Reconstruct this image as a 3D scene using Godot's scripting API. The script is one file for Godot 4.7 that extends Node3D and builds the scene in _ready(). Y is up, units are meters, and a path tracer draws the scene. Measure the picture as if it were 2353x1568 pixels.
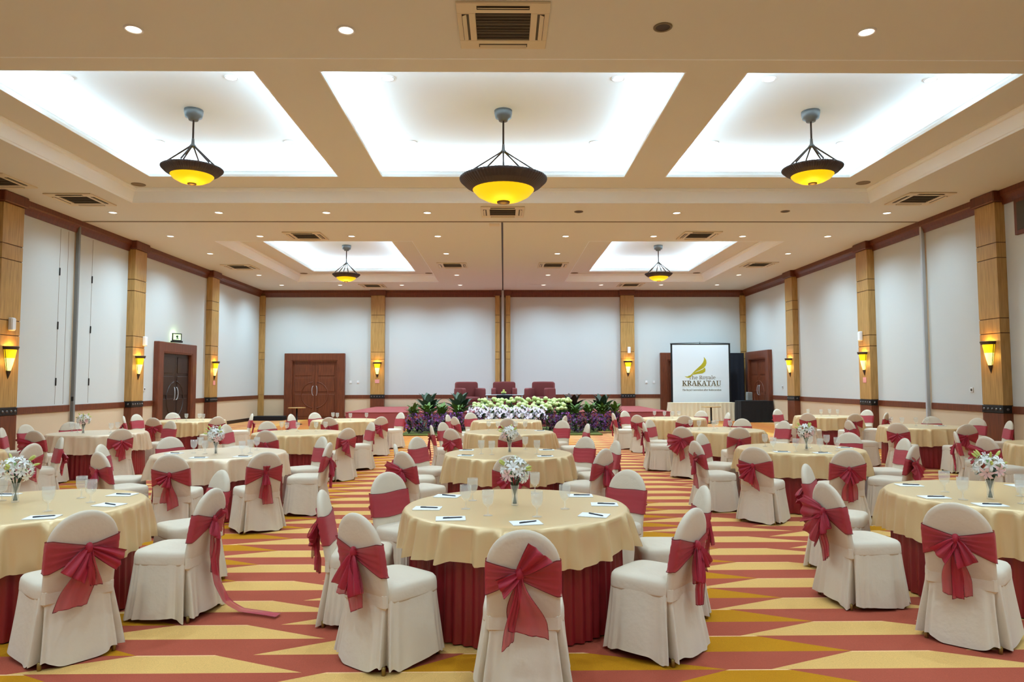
extends Node3D
# A hotel ballroom set with round banquet tables. y is up, metres; the camera looks along -z.

const EYE := Vector3(0, 1.7, 0)
const FOCAL := 1600.0           # pixels, for a frame 2353 x 1568
const H1 := 6.08                # lower ceiling
const H2 := 6.40                # soffit inside the recess
const H3 := 6.87                # ceiling inside the lit trays
const WX := 11.5                # side walls at x = -WX and +WX
const WB := 32.9                # far wall
const WF := 7.0                 # wall behind the camera

var used := {}
var M := {}
var rng := RandomNumberGenerator.new()

# ------------------------------------------------------------------ naming
func numbered(called: String) -> String:
	var n: int = used.get(called, 0)
	used[called] = n + 1
	return called if n == 0 else "%s_%03d" % [called, n]

func tag(o: Node, label: String, category := "", group := "", kind := "") -> Node:
	if label: o.set_meta("label", label)
	if category: o.set_meta("category", category)
	if group: o.set_meta("group", group)
	if kind: o.set_meta("kind", kind)
	return o

func thing(called: String, label: String, category: String, at := Vector3.ZERO, turn := 0.0, group := "") -> Node3D:
	var o := Node3D.new()
	o.name = numbered(called)
	add_child(o)
	o.position = at
	o.rotation.y = turn
	tag(o, label, category, group)
	return o

func setting(called: String, label: String, at := Vector3.ZERO) -> Node3D:
	var o := Node3D.new()
	o.name = numbered(called)
	add_child(o)
	o.position = at
	tag(o, label, "", "", "structure")
	return o

func put(called: String, mesh: Mesh, m: Material, parent: Node, at := Vector3.ZERO, turn := Vector3.ZERO, size := Vector3.ONE) -> MeshInstance3D:
	var o := MeshInstance3D.new()
	o.name = called
	o.mesh = mesh
	if m: o.material_override = m
	parent.add_child(o, true)
	o.position = at
	o.rotation = turn
	o.scale = size
	return o

func top(called: String, mesh: Mesh, m: Material, label: String, category: String, at := Vector3.ZERO, turn := 0.0, group := "") -> MeshInstance3D:
	var o := put(numbered(called), mesh, m, self, at, Vector3(0, turn, 0))
	tag(o, label, category, group)
	return o

# ------------------------------------------------------------------ shapes
func S() -> SurfaceTool:
	var st := SurfaceTool.new()
	st.begin(Mesh.PRIMITIVE_TRIANGLES)
	return st

func done(st: SurfaceTool, into: ArrayMesh = null) -> ArrayMesh:
	st.generate_normals()
	st.index()
	return st.commit(into) if into else st.commit()

func tri(st: SurfaceTool, a: Vector3, b: Vector3, c: Vector3) -> void:
	st.add_vertex(a); st.add_vertex(b); st.add_vertex(c)

func quad(st: SurfaceTool, a: Vector3, b: Vector3, c: Vector3, d: Vector3) -> void:
	tri(st, a, b, c); tri(st, a, c, d)

func grid(st: SurfaceTool, rows: Array, closed := false, smooth := true) -> void:
	st.set_smooth_group(0 if smooth else 0xFFFFFFFF)
	for i in rows.size() - 1:
		var p: PackedVector3Array = rows[i]
		var q: PackedVector3Array = rows[i + 1]
		var n := p.size()
		for j in (n if closed else n - 1):
			var k := (j + 1) % n
			if p[j] != p[k]: tri(st, p[j], p[k], q[k])
			if q[j] != q[k]: tri(st, p[j], q[k], q[j])

func bx(st: SurfaceTool, c: Vector3, s: Vector3, b := 0.0) -> void:
	st.set_smooth_group(0xFFFFFFFF)
	var h := s / 2.0
	b = minf(b, minf(h.x, minf(h.y, h.z)) * 0.9)
	for ax in 3:
		for sg in [-1.0, 1.0]:
			var u := (ax + 1) % 3
			var v := (ax + 2) % 3
			var pts := []
			for e in [[-1, -1], [1, -1], [1, 1], [-1, 1]]:
				var p := Vector3.ZERO
				p[ax] = sg * h[ax]; p[u] = e[0] * (h[u] - b); p[v] = e[1] * (h[v] - b)
				pts.append(c + p)
			if sg > 0: quad(st, pts[3], pts[2], pts[1], pts[0])
			else: quad(st, pts[0], pts[1], pts[2], pts[3])
	if b <= 0.0: return
	for ax in 3:
		var u := (ax + 1) % 3
		var v := (ax + 2) % 3
		for e in [[-1, -1], [1, -1], [1, 1], [-1, 1]]:
			var p1 := Vector3.ZERO; var p2 := Vector3.ZERO
			p1[u] = e[0] * h[u]; p1[v] = e[1] * (h[v] - b)
			p2[u] = e[0] * (h[u] - b); p2[v] = e[1] * h[v]
			var a := p1; a[ax] = -(h[ax] - b)
			var bb := p1; bb[ax] = h[ax] - b
			var cc := p2; cc[ax] = h[ax] - b
			var d := p2; d[ax] = -(h[ax] - b)
			if e[0] * e[1] > 0: quad(st, c + a, c + bb, c + cc, c + d)
			else: quad(st, c + d, c + cc, c + bb, c + a)
	for x in [-1, 1]:
		for y in [-1, 1]:
			for z in [-1, 1]:
				var a := c + Vector3(x * h.x, y * (h.y - b), z * (h.z - b))
				var d := c + Vector3(x * (h.x - b), y * h.y, z * (h.z - b))
				var e := c + Vector3(x * (h.x - b), y * (h.y - b), z * h.z)
				if x * y * z > 0: tri(st, a, e, d)
				else: tri(st, a, d, e)

func box(s: Vector3, b := 0.0, c := Vector3.ZERO) -> ArrayMesh:
	var st := S()
	bx(st, c, s, b)
	return done(st)

# a box given by its two corners
func slab(a: Vector3, b: Vector3, bevel := 0.0) -> ArrayMesh:
	return box((b - a).abs(), bevel, (a + b) / 2.0)

func lathe(st: SurfaceTool, prof: Array, n := 24, c := Vector3.ZERO, smooth := true, arc := TAU, from := 0.0) -> void:
	var rows := []
	for p in prof:
		var row := PackedVector3Array()
		for j in (n if arc >= TAU - 0.001 else n + 1):
			var t := from + arc * j / n
			row.append(c + Vector3(p[0] * cos(t), p[1], p[0] * sin(t)))
		rows.append(row)
	grid(st, rows, arc >= TAU - 0.001, smooth)

func lathed(prof: Array, n := 24, smooth := true) -> ArrayMesh:
	var st := S()
	lathe(st, prof, n, Vector3.ZERO, smooth)
	return done(st)

func tube(st: SurfaceTool, pts: Array, r, n := 6, caps := true) -> void:
	var rows := []
	var side := Vector3.UP
	for i in pts.size():
		var d: Vector3 = (pts[mini(i + 1, pts.size() - 1)] - pts[maxi(i - 1, 0)]).normalized()
		if i == 0: side = d.cross(Vector3.UP if absf(d.y) < 0.9 else Vector3.RIGHT).normalized()
		side = (side - d * side.dot(d)).normalized()
		var up := d.cross(side)
		var rad: float = r[i] if r is Array else r
		var row := PackedVector3Array()
		for j in n:
			var t := TAU * j / n
			row.append(pts[i] + (side * cos(t) + up * sin(t)) * rad)
		rows.append(row)
	grid(st, rows, true)
	if caps:
		for k in [0, rows.size() - 1]:
			var mid: Vector3 = pts[k]
			for j in n: tri(st, rows[k][j], rows[k][(j + 1) % n], mid)

func tubed(pts: Array, r, n := 6) -> ArrayMesh:
	var st := S()
	tube(st, pts, r, n)
	return done(st)

# a flat outline with thickness, standing in the xy plane
func plate(pts: PackedVector2Array, thick: float) -> ArrayMesh:
	var st := S()
	st.set_smooth_group(0xFFFFFFFF)
	var idx := Geometry2D.triangulate_polygon(pts)
	for i in range(0, idx.size(), 3):
		var a := pts[idx[i]]; var b := pts[idx[i + 1]]; var c := pts[idx[i + 2]]
		tri(st, Vector3(a.x, a.y, thick), Vector3(c.x, c.y, thick), Vector3(b.x, b.y, thick))
		tri(st, Vector3(a.x, a.y, 0), Vector3(b.x, b.y, 0), Vector3(c.x, c.y, 0))
	for i in pts.size():
		var a := pts[i]; var b := pts[(i + 1) % pts.size()]
		quad(st, Vector3(a.x, a.y, 0), Vector3(b.x, b.y, 0), Vector3(b.x, b.y, thick), Vector3(a.x, a.y, thick))
	return done(st)

# ------------------------------------------------------------------ materials
func mat(called: String, c: Color, rough := 0.8, metal := 0.0) -> StandardMaterial3D:
	var m := StandardMaterial3D.new()
	m.resource_name = called
	m.albedo_color = c
	m.roughness = rough
	m.metallic = metal
	M[called] = m
	return m

func noise_tex(freq: float, seed_: int, ramp: Array, normal := false, size := 512, bump := 4.0) -> NoiseTexture2D:
	var n := FastNoiseLite.new()
	n.seed = seed_
	n.frequency = freq
	n.fractal_octaves = 4
	var t := NoiseTexture2D.new()
	t.width = size; t.height = size
	t.seamless = true
	t.noise = n
	t.as_normal_map = normal
	t.bump_strength = bump
	if ramp:
		var g := Gradient.new()
		g.offsets = PackedFloat32Array([0.0, 0.5, 1.0])
		g.colors = PackedColorArray(ramp)
		t.color_ramp = g
	return t

func grained(called: String, a: Color, b: Color, c: Color, rough: float, scale: Vector3, seed_: int) -> StandardMaterial3D:
	var m := mat(called, Color.WHITE, rough)
	m.albedo_texture = noise_tex(0.02, seed_, [a, b, c])
	m.uv1_triplanar = true
	m.uv1_world_triplanar = true
	m.uv1_scale = scale
	return m

func cloth_bump(m: StandardMaterial3D, scale: float, strength: float) -> void:
	m.normal_enabled = true
	m.normal_texture = M["weave"]
	m.normal_scale = strength
	m.uv1_triplanar = true
	m.uv1_scale = Vector3.ONE * scale

func glow(called: String, c: Color, e: Color, energy: float) -> StandardMaterial3D:
	var m := mat(called, c, 0.5)
	m.emission_enabled = true
	m.emission = e
	m.emission_energy_multiplier = energy
	return m

func make_materials() -> void:
	M["weave"] = noise_tex(0.09, 5, [], true, 512, 3.0)
	mat("ceiling_paint", Color(0.87, 0.855, 0.81), 0.9)
	mat("white_paint", Color(0.965, 0.975, 0.975), 0.7)
	var w := mat("wall_cloth", Color(0.80, 0.805, 0.79), 0.9)
	cloth_bump(w, 1.5, 0.25)
	var wl := mat("wall_low", Color(0.83, 0.735, 0.61), 0.9)
	cloth_bump(wl, 1.5, 0.25)
	grained("veneer", Color(0.60, 0.44, 0.22), Color(0.69, 0.52, 0.28), Color(0.76, 0.59, 0.34), 0.45, Vector3(1.8, 0.12, 1.8), 3)
	grained("red_wood", Color(0.33, 0.15, 0.07), Color(0.41, 0.195, 0.10), Color(0.48, 0.24, 0.125), 0.4, Vector3(1.6, 0.15, 1.6), 9)
	grained("dark_wood", Color(0.13, 0.07, 0.045), Color(0.17, 0.09, 0.06), Color(0.21, 0.12, 0.08), 0.4, Vector3(1.6, 0.15, 1.6), 19)
	mat("joint", Color(0.36, 0.23, 0.10), 0.8)
	mat("black_metal", Color(0.10, 0.09, 0.085), 0.5, 0.3)
	mat("stud_metal", Color(0.45, 0.44, 0.44), 0.35, 0.8)
	mat("silver", Color(0.74, 0.75, 0.76), 0.35, 0.15)
	mat("grey_post", Color(0.50, 0.50, 0.49), 0.5, 0.1)
	mat("brass", Color(0.60, 0.50, 0.28), 0.4, 0.7)
	M["wrinkle"] = noise_tex(0.014, 8, [], true, 512, 10.0)
	var cc := mat("chair_cloth", Color(0.875, 0.815, 0.73), 0.85)
	cloth_bump(cc, 1.3, 0.16)
	cc.normal_texture = M["wrinkle"]
	cc.rim_enabled = true; cc.rim = 0.2
	var sa := mat("organza", Color(0.73, 0.13, 0.225, 0.78), 0.5)
	sa.transparency = BaseMaterial3D.TRANSPARENCY_ALPHA
	sa.cull_mode = BaseMaterial3D.CULL_DISABLED
	sa.rim_enabled = true; sa.rim = 0.6
	mat("organza_hem", Color(0.42, 0.05, 0.10), 0.6)
	for k in [["gold_satin", Color(0.89, 0.765, 0.555)], ["cream_satin", Color(0.92, 0.82, 0.69)]]:
		var g := mat(k[0], k[1], 0.36, 0.28)
		g.metallic_specular = 0.75
		g.rim_enabled = true; g.rim = 0.3
	var mr := mat("maroon_satin", Color(0.56, 0.09, 0.12), 0.4)
	mr.metallic_specular = 0.6
	mat("paper", Color(0.95, 0.95, 0.95), 0.8)
	mat("pen", Color(0.16, 0.15, 0.18), 0.4)
	var gl := mat("clear_glass", Color(0.95, 0.97, 0.97, 0.14), 0.04)
	gl.transparency = BaseMaterial3D.TRANSPARENCY_ALPHA
	gl.cull_mode = BaseMaterial3D.CULL_DISABLED
	mat("petal_white", Color(0.96, 0.95, 0.93), 0.6)
	mat("petal_pink", Color(0.95, 0.80, 0.80), 0.6)
	mat("bud", Color(0.78, 0.80, 0.42), 0.6)
	mat("stem", Color(0.13, 0.22, 0.09), 0.6)
	mat("leaf_green", Color(0.36, 0.47, 0.18), 0.6)
	mat("leaf_dark", Color(0.15, 0.22, 0.12), 0.5)
	mat("leaf_grey", Color(0.33, 0.40, 0.32), 0.5)
	mat("leaf_red", Color(0.24, 0.12, 0.08), 0.5)
	mat("bloom_lime", Color(0.80, 0.84, 0.56), 0.8)
	mat("bloom_white", Color(0.92, 0.87, 0.91), 0.7)
	mat("bloom_purple", Color(0.27, 0.09, 0.29), 0.8)
	mat("bloom_violet", Color(0.50, 0.23, 0.54), 0.8)
	var mo := mat("moss", Color(0.36, 0.37, 0.12), 0.95)
	cloth_bump(mo, 6.0, 1.0)
	var sc := mat("stage_carpet", Color(0.61, 0.27, 0.26), 0.95)
	cloth_bump(sc, 4.0, 0.4)
	var ac := mat("armchair_cloth", Color(0.47, 0.20, 0.195), 0.85)
	cloth_bump(ac, 6.0, 0.4)
	mat("black_cloth", Color(0.075, 0.06, 0.06), 0.9)
	mat("navy_cloth", Color(0.07, 0.085, 0.13), 0.9)
	mat("screen_cloth", Color(0.92, 0.94, 0.95), 0.8)
	mat("skirt_cream", Color(0.90, 0.84, 0.71), 0.8)
	mat("logo_gold", Color(0.72, 0.66, 0.08), 0.6)
	mat("logo_brown", Color(0.36, 0.29, 0.10), 0.6)
	mat("logo_grey", Color(0.66, 0.62, 0.50), 0.6)
	mat("ivory_plastic", Color(0.86, 0.80, 0.68), 0.5)
	mat("white_plastic", Color(0.90, 0.90, 0.90), 0.5)
	mat("grille_dark", Color(0.29, 0.25, 0.19), 0.7)
	mat("grille_line", Color(0.42, 0.38, 0.32), 0.6)
	mat("vent_tan", Color(0.52, 0.46, 0.37), 0.8)
	mat("pink_notice", Color(0.86, 0.58, 0.56), 0.8)
	mat("bronze", Color(0.26, 0.21, 0.19), 0.55, 0.4)
	mat("pewter", Color(0.45, 0.46, 0.46), 0.5, 0.5)
	glow("downlight_glow", Color(1, 0.97, 0.92), Color(1.0, 0.95, 0.86), 6.0)
	glow("cove_tube_glow", Color(1, 1, 1), Color(0.90, 0.96, 1.0), 6.0)
	glow("bowl_glow", Color(0.85, 0.68, 0.02), Color(1.0, 0.83, 0.0), 0.85)
	glow("sconce_glow", Color(0.9, 0.76, 0.1), Color(1.0, 0.84, 0.08), 1.1)
	glow("sconce_core_glow", Color(1, 0.95, 0.6), Color(1.0, 0.92, 0.45), 2.6)
	glow("exit_glow", Color(0.8, 0.95, 0.7), Color(0.85, 1.0, 0.75), 0.9)
	var carpet := mat("carpet", Color.WHITE, 0.97)
	carpet.albedo_texture = carpet_texture()
	carpet.uv1_scale = Vector3(1.0 / 4.5, 1.0 / 2.184, 1)
	carpet.metallic_specular = 0.2

# The carpet's woven pattern: bands 0.273 m deep with long red spindles between sand and mustard wedges.
func carpet_texture() -> ImageTexture:
	var W := 2048
	var Hh := 1024
	var red := Color(0.665, 0.325, 0.245)
	var sand := Color(0.865, 0.68, 0.405)
	var must := Color(0.74, 0.50, 0.10)
	var line := Color(0.95, 0.76, 0.55)
	var data := PackedByteArray()
	data.resize(W * Hh * 3)
	var strip := Hh / 8
	var r := 12345
	for y in Hh:
		var k := y / strip
		var v := float(y % strip) / strip           # 0 at the far edge of the band, 1 at the near edge
		var s := v * 0.62                           # the slant of the wedges
		# [start, colour] along x in metres, from -2.25 to 2.25
		var seg: Array
		if k % 2 == 1:
			seg = [[-9.0, sand], [-1.81 + s, red], [-0.25 - s * 0.6, must], [0.50 + v * 0.83, red], [2.2 - s, sand]]
		else:
			seg = [[-9.0, red], [-1.05 - s * 0.85, sand], [-0.20 + v * 0.3, red], [1.33 - v * 0.55, must], [1.68 + v * 0.52, red]]
		var at := 0
		var thin := v < 0.045
		for x in W:
			var m := -2.25 + 4.5 * x / W
			while at + 1 < seg.size() and m >= seg[at + 1][0]: at += 1
			var c: Color = seg[at][1]
			if thin and c != red: c = line
			r = (r * 1103515245 + 12345) & 0x7fffffff
			var j := 0.93 + 0.14 * float((r >> 12) & 255) / 255.0
			var o := (y * W + x) * 3
			data[o] = int(minf(c.r * j, 1.0) * 255.0)
			data[o + 1] = int(minf(c.g * j, 1.0) * 255.0)
			data[o + 2] = int(minf(c.b * j, 1.0) * 255.0)
	return ImageTexture.create_from_image(Image.create_from_data(W, Hh, false, Image.FORMAT_RGB8, data))

# ------------------------------------------------------------------ lamps
func spot(at: Vector3, energy: float, c: Color, parent: Node, angle := 74.0) -> void:
	var l := SpotLight3D.new()
	l.name = "lamp_beam"
	l.light_color = c
	l.light_energy = energy
	l.spot_angle = angle
	l.spot_angle_attenuation = 1.0
	l.spot_range = 40.0
	l.spot_attenuation = 2.0
	l.light_size = 0.06
	l.shadow_enabled = true
	parent.add_child(l, true)
	l.position = at
	l.rotation.x = -PI / 2

func omni(at: Vector3, energy: float, c: Color, parent: Node, size := 0.1) -> void:
	var l := OmniLight3D.new()
	l.name = "lamp_bulb_light"
	l.light_color = c
	l.light_energy = energy
	l.omni_range = 40.0
	l.omni_attenuation = 2.0
	l.light_size = size
	l.shadow_enabled = true
	parent.add_child(l, true)
	l.position = at

func area(at: Vector3, size: Vector2, energy: float, c: Color, parent: Node, toward: Vector3) -> void:
	var l := AreaLight3D.new()
	l.name = "cove_area_light"
	l.light_color = c
	l.light_energy = energy
	l.area_size = size
	l.area_normalize_energy = true
	l.shadow_enabled = true
	parent.add_child(l, true)
	var z := -toward.normalized()
	var x := Vector3.RIGHT if absf(z.x) < 0.6 and size.x > size.y else Vector3.RIGHT
	if absf(z.dot(Vector3.RIGHT)) > 0.01: x = Vector3.BACK
	x = (x - z * x.dot(z)).normalized()
	l.transform = Transform3D(Basis(x, z.cross(x), z), at)

const E_COVE := 13.0
const E_DOWN := 10.6
const E_TRAYDOWN := 5.0
const DOWN_C := Color(0.77, 0.915, 1.0)
const COVE_C := Color(0.75, 0.91, 1.0)

func _ready() -> void:
	rng.seed = 11
	# --- camera
	var cam := Camera3D.new()
	cam.name = "camera"
	cam.fov = rad_to_deg(2.0 * atan(784.0 / FOCAL))
	cam.near = 0.05
	cam.far = 100.0
	add_child(cam)
	cam.position = EYE
	cam.rotation = Vector3(deg_to_rad(3.432), deg_to_rad(-0.690), 0)
	cam.rotate_object_local(Vector3.BACK, -0.00225)
	cam.current = true
	# --- surroundings (the room is closed; no sky enters)
	var we := WorldEnvironment.new()
	we.name = "surroundings"
	var env := Environment.new()
	env.background_mode = Environment.BG_COLOR
	env.background_color = Color(0, 0, 0)
	env.tonemap_mode = Environment.TONE_MAPPER_LINEAR
	env.tonemap_exposure = 0.87
	env.sdfgi_enabled = true
	env.ssao_enabled = true
	env.ssil_enabled = true
	we.environment = env
	add_child(we)
	make_materials()
	build_room()
	build_ceiling()
	build_lamps()
	build_doors()
	build_stage()
	build_screen_corner()
	build_tables()
	build_wall_details()

# ------------------------------------------------------------------ room shell
func uv_floor(a: Vector2, b: Vector2, y: float, thick: float) -> ArrayMesh:
	var st := S()
	st.set_smooth_group(0xFFFFFFFF)
	var p := [Vector3(a.x, y, a.y), Vector3(b.x, y, a.y), Vector3(b.x, y, b.y), Vector3(a.x, y, b.y)]
	for i in [0, 1, 2, 0, 2, 3]:
		# the band edge seen 4.22 m in front of the camera is the tile's lower edge
		st.set_uv(Vector2(p[i].x + 2.25, p[i].z + 4.22 + 2.184 * 4.0))
		st.add_vertex(p[i])
	st.set_uv(Vector2.ZERO)
	bx(st, Vector3((a.x + b.x) / 2, y - thick / 2 - 0.001, (a.y + b.y) / 2), Vector3(b.x - a.x, thick, b.y - a.y))
	return done(st)

const PILASTER_D := [-1.1, 4.45, 10.0, 15.65, 21.3, 26.95]   # near edges, as distances in front of the camera

func build_room() -> void:
	var fl := put(numbered("floor"), uv_floor(Vector2(-WX - 0.3, -WB - 0.3), Vector2(WX + 0.3, WF + 0.3), 0.0, 0.3), M.carpet, self)
	tag(fl, "carpet with red, sand and mustard wedges in long bands", "", "", "structure")
	var pil_panels := [[1.165, 2.80], [2.82, 3.14], [3.16, 4.53], [4.55, 4.88], [4.90, 5.82]]
	for sd in [-1, 1]:
		var nm: String = "wall_left" if sd < 0 else "wall_right"
		var wall := setting(nm, "long grey cloth wall with timber pilasters and a brown chair rail")
		# backing, upper cloth, lower cloth
		put("backing", slab(Vector3(sd * (WX + 0.04), -0.1, WF + 0.3), Vector3(sd * (WX + 0.35), 7.1, -WB - 0.3)), M.wall_low, wall)
		var bays := [-WF]
		for p in PILASTER_D:
			bays.append(p); bays.append(p + 0.68)
		bays.append(WB)
		for i in range(0, bays.size(), 2):
			var d0: float = bays[i]; var d1: float = bays[i + 1]
			if d1 - d0 < 0.05: continue
			var cuts := [[d0, d1]]
			if d0 < 18.7 and d1 > 18.7: cuts = [[d0, 18.62], [18.80, d1]]
			for cu in cuts:
				put("upper_panel", slab(Vector3(sd * WX, 1.12, -cu[0]), Vector3(sd * (WX + 0.05), H1, -cu[1]), 0.004), M.wall_cloth, wall)
				put("lower_panel", slab(Vector3(sd * WX, 0.0, -cu[0]), Vector3(sd * (WX + 0.05), 1.0, -cu[1]), 0.004), M.wall_low, wall)
				put("chair_rail", slab(Vector3(sd * (WX - 0.03), 0.975, -cu[0]), Vector3(sd * (WX + 0.05), 1.145, -cu[1]), 0.01), M.red_wood, wall)
				put("skirting_board", slab(Vector3(sd * (WX - 0.02), 0.0, -cu[0]), Vector3(sd * (WX + 0.05), 0.14, -cu[1]), 0.006), M.dark_wood, wall)
		put("crown_molding", crown(WF, -WB), M.red_wood, wall, Vector3(sd * WX, 0, 0), Vector3.ZERO, Vector3(-sd, 1, 1))
		for p in PILASTER_D:
			if p < 12.0: continue
			pilaster(wall, Vector3(sd * WX, 0, -(p + 0.34)), -sd * PI / 2, 0.68, 0.22, pil_panels)
	# far wall
	var bw := setting("wall_back", "far grey cloth wall with timber pilasters behind the stage")
	put("backing", slab(Vector3(-WX - 0.3, -0.1, -WB - 0.04), Vector3(WX + 0.3, 7.1, -WB - 0.35)), M.wall_low, bw)
	var xs := [-WX, -6.24, -5.60, -0.40, 0.32, 5.53, 6.17, WX]
	for i in range(0, xs.size(), 2):
		put("upper_panel", slab(Vector3(xs[i], 1.12, -WB), Vector3(xs[i + 1], H1, -WB - 0.05), 0.004), M.wall_cloth, bw)
		put("lower_panel", slab(Vector3(xs[i], 0, -WB), Vector3(xs[i + 1], 1.0, -WB - 0.05), 0.004), M.wall_low, bw)
		put("chair_rail", slab(Vector3(xs[i], 0.975, -WB + 0.03), Vector3(xs[i + 1], 1.145, -WB - 0.05), 0.01), M.red_wood, bw)
		put("skirting_board", slab(Vector3(xs[i], 0, -WB + 0.02), Vector3(xs[i + 1], 0.14, -WB - 0.05), 0.006), M.dark_wood, bw)
	put("crown_molding", crown(-WX, WX), M.red_wood, bw, Vector3(0, 0, -WB), Vector3(0, -PI / 2, 0), Vector3(1, 1, -1))
	for x in [-5.92, 5.85]:
		pilaster(bw, Vector3(x, 0, -WB), 0.0, 0.64, 0.20, pil_panels)
	for x in [-0.29, 0.21]:
		pilaster(bw, Vector3(x, 0, -WB), 0.0, 0.22, 0.14, pil_panels)
	put("partition_post", slab(Vector3(-0.10, 0.0, -WB + 0.17), Vector3(0.02, H1, -WB), 0.01), M.silver, bw)
	for sd in [-1, 1]:
		pilaster(bw, Vector3(sd * (WX - 0.13), 0, -WB), 0.0, 0.26, 0.12, pil_panels, true)
	var fw := setting("wall_front", "plain grey cloth wall behind the camera")
	put("panel", slab(Vector3(-WX - 0.3, -0.1, WF), Vector3(WX + 0.3, 7.1, WF + 0.3)), M.wall_cloth, fw)

func crown(z0: float, z1: float) -> ArrayMesh:
	var prof := [Vector2(0.0, 5.76), Vector2(0.035, 5.76), Vector2(0.045, 5.80), Vector2(0.06, 5.86), Vector2(0.10, 5.93), Vector2(0.14, 5.96), Vector2(0.14, H1), Vector2(0.0, H1)]
	var st := S()
	var a := PackedVector3Array(); var b := PackedVector3Array()
	for p in prof:
		a.append(Vector3(p.x, p.y, z0)); b.append(Vector3(p.x, p.y, z1))
	grid(st, [a, b], true, false)
	return done(st)

# stands with its back on the wall plane, facing local +z
func pilaster(parent: Node, at: Vector3, turn: float, w: float, deep: float, panels: Array, plain := false) -> void:
	var p := Node3D.new()
	p.name = "pilaster"
	parent.add_child(p, true)
	p.position = at
	p.rotation.y = turn
	put("core", slab(Vector3(-w / 2 + 0.012, 0, -0.05), Vector3(w / 2 - 0.012, H1 - 0.05, deep - 0.012)), M.joint, p)
	for q in panels:
		put("veneer_panel", slab(Vector3(-w / 2, q[0], -0.02), Vector3(w / 2, q[1], deep), 0.004), M.veneer, p)
	if plain:
		put("base_panel", slab(Vector3(-w / 2, 0, -0.02), Vector3(w / 2, 1.155, deep), 0.004), M.veneer, p)
		return
	put("base_panel", slab(Vector3(-w / 2, 0, -0.02), Vector3(w / 2, 0.975, deep + 0.004), 0.004), M.red_wood, p)
	put("stud_band", slab(Vector3(-w / 2 - 0.008, 0.985, -0.02), Vector3(w / 2 + 0.008, 1.155, deep + 0.012), 0.004), M.black_metal, p)
	var dome := lathed([[0.030, 0.0], [0.028, 0.010], [0.018, 0.018], [0.0, 0.021]], 10)
	var n := 5 if w > 0.4 else 2
	for i in n:
		put("stud", dome, M.stud_metal, p, Vector3((i - (n - 1) / 2.0) * w / n, 1.07, deep + 0.011), Vector3(PI / 2, 0, 0))
	for s in [-1, 1]:
		put("stud", dome, M.stud_metal, p, Vector3(s * (w / 2 + 0.007), 1.07, deep * 0.55), Vector3(0, 0, -s * PI / 2))
	# the crown breaks forward round the pilaster
	put("capital", slab(Vector3(-w / 2 - 0.06, 5.83, -0.02), Vector3(w / 2 + 0.06, H1 - 0.002, deep + 0.07), 0.02), M.red_wood, p)

# ------------------------------------------------------------------ ceiling
const RECESS := [[-9.0, 9.0, 9.18, 16.75], [-8.9, -2.82, 21.35, 30.05], [2.66, 8.74, 21.35, 30.05]]
const TRAYS := [[-8.05, -3.75, 10.27, 15.68], [-2.78, 2.78, 10.27, 15.68], [3.70, 7.98, 10.27, 15.68], [-8.0, -3.70, 22.85, 29.2], [3.60, 7.85, 22.85, 29.2]]

# a slab with rectangular holes, as flat boxes: rows split at the hole edges
func holed(parent: Node, called: String, x0: float, x1: float, d0: float, d1: float, y0: float, y1: float, holes: Array, m: Material) -> void:
	var ds := [d0, d1]
	for h in holes:
		ds.append(h[2]); ds.append(h[3])
	ds.sort()
	var st := S()
	for i in ds.size() - 1:
		if ds[i + 1] - ds[i] < 0.001: continue
		var mid: float = (ds[i] + ds[i + 1]) / 2
		var cut := []
		for h in holes:
			if h[2] < mid and h[3] > mid: cut.append(h)
		cut.sort_custom(func(a, b): return a[0] < b[0])
		var at := x0
		for h in cut:
			bx(st, Vector3((at + h[0]) / 2, (y0 + y1) / 2, -mid), Vector3(h[0] - at, y1 - y0, ds[i + 1] - ds[i]))
			at = h[1]
		bx(st, Vector3((at + x1) / 2, (y0 + y1) / 2, -mid), Vector3(x1 - at, y1 - y0, ds[i + 1] - ds[i]))
	put(called, done(st), m, parent)

# a moulding run round the inside of an opening: profile of (distance into the opening, height)
func rim_run(r: Array, prof: Array) -> ArrayMesh:
	var st := S()
	var rows := []
	for p in prof:
		var o: float = p[0]
		rows.append(PackedVector3Array([Vector3(r[0] + o, p[1], -(r[2] + o)), Vector3(r[1] - o, p[1], -(r[2] + o)), Vector3(r[1] - o, p[1], -(r[3] - o)), Vector3(r[0] + o, p[1], -(r[3] - o))]))
	rows.append(rows[0])
	grid(st, rows, true, false)
	return done(st)

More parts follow.
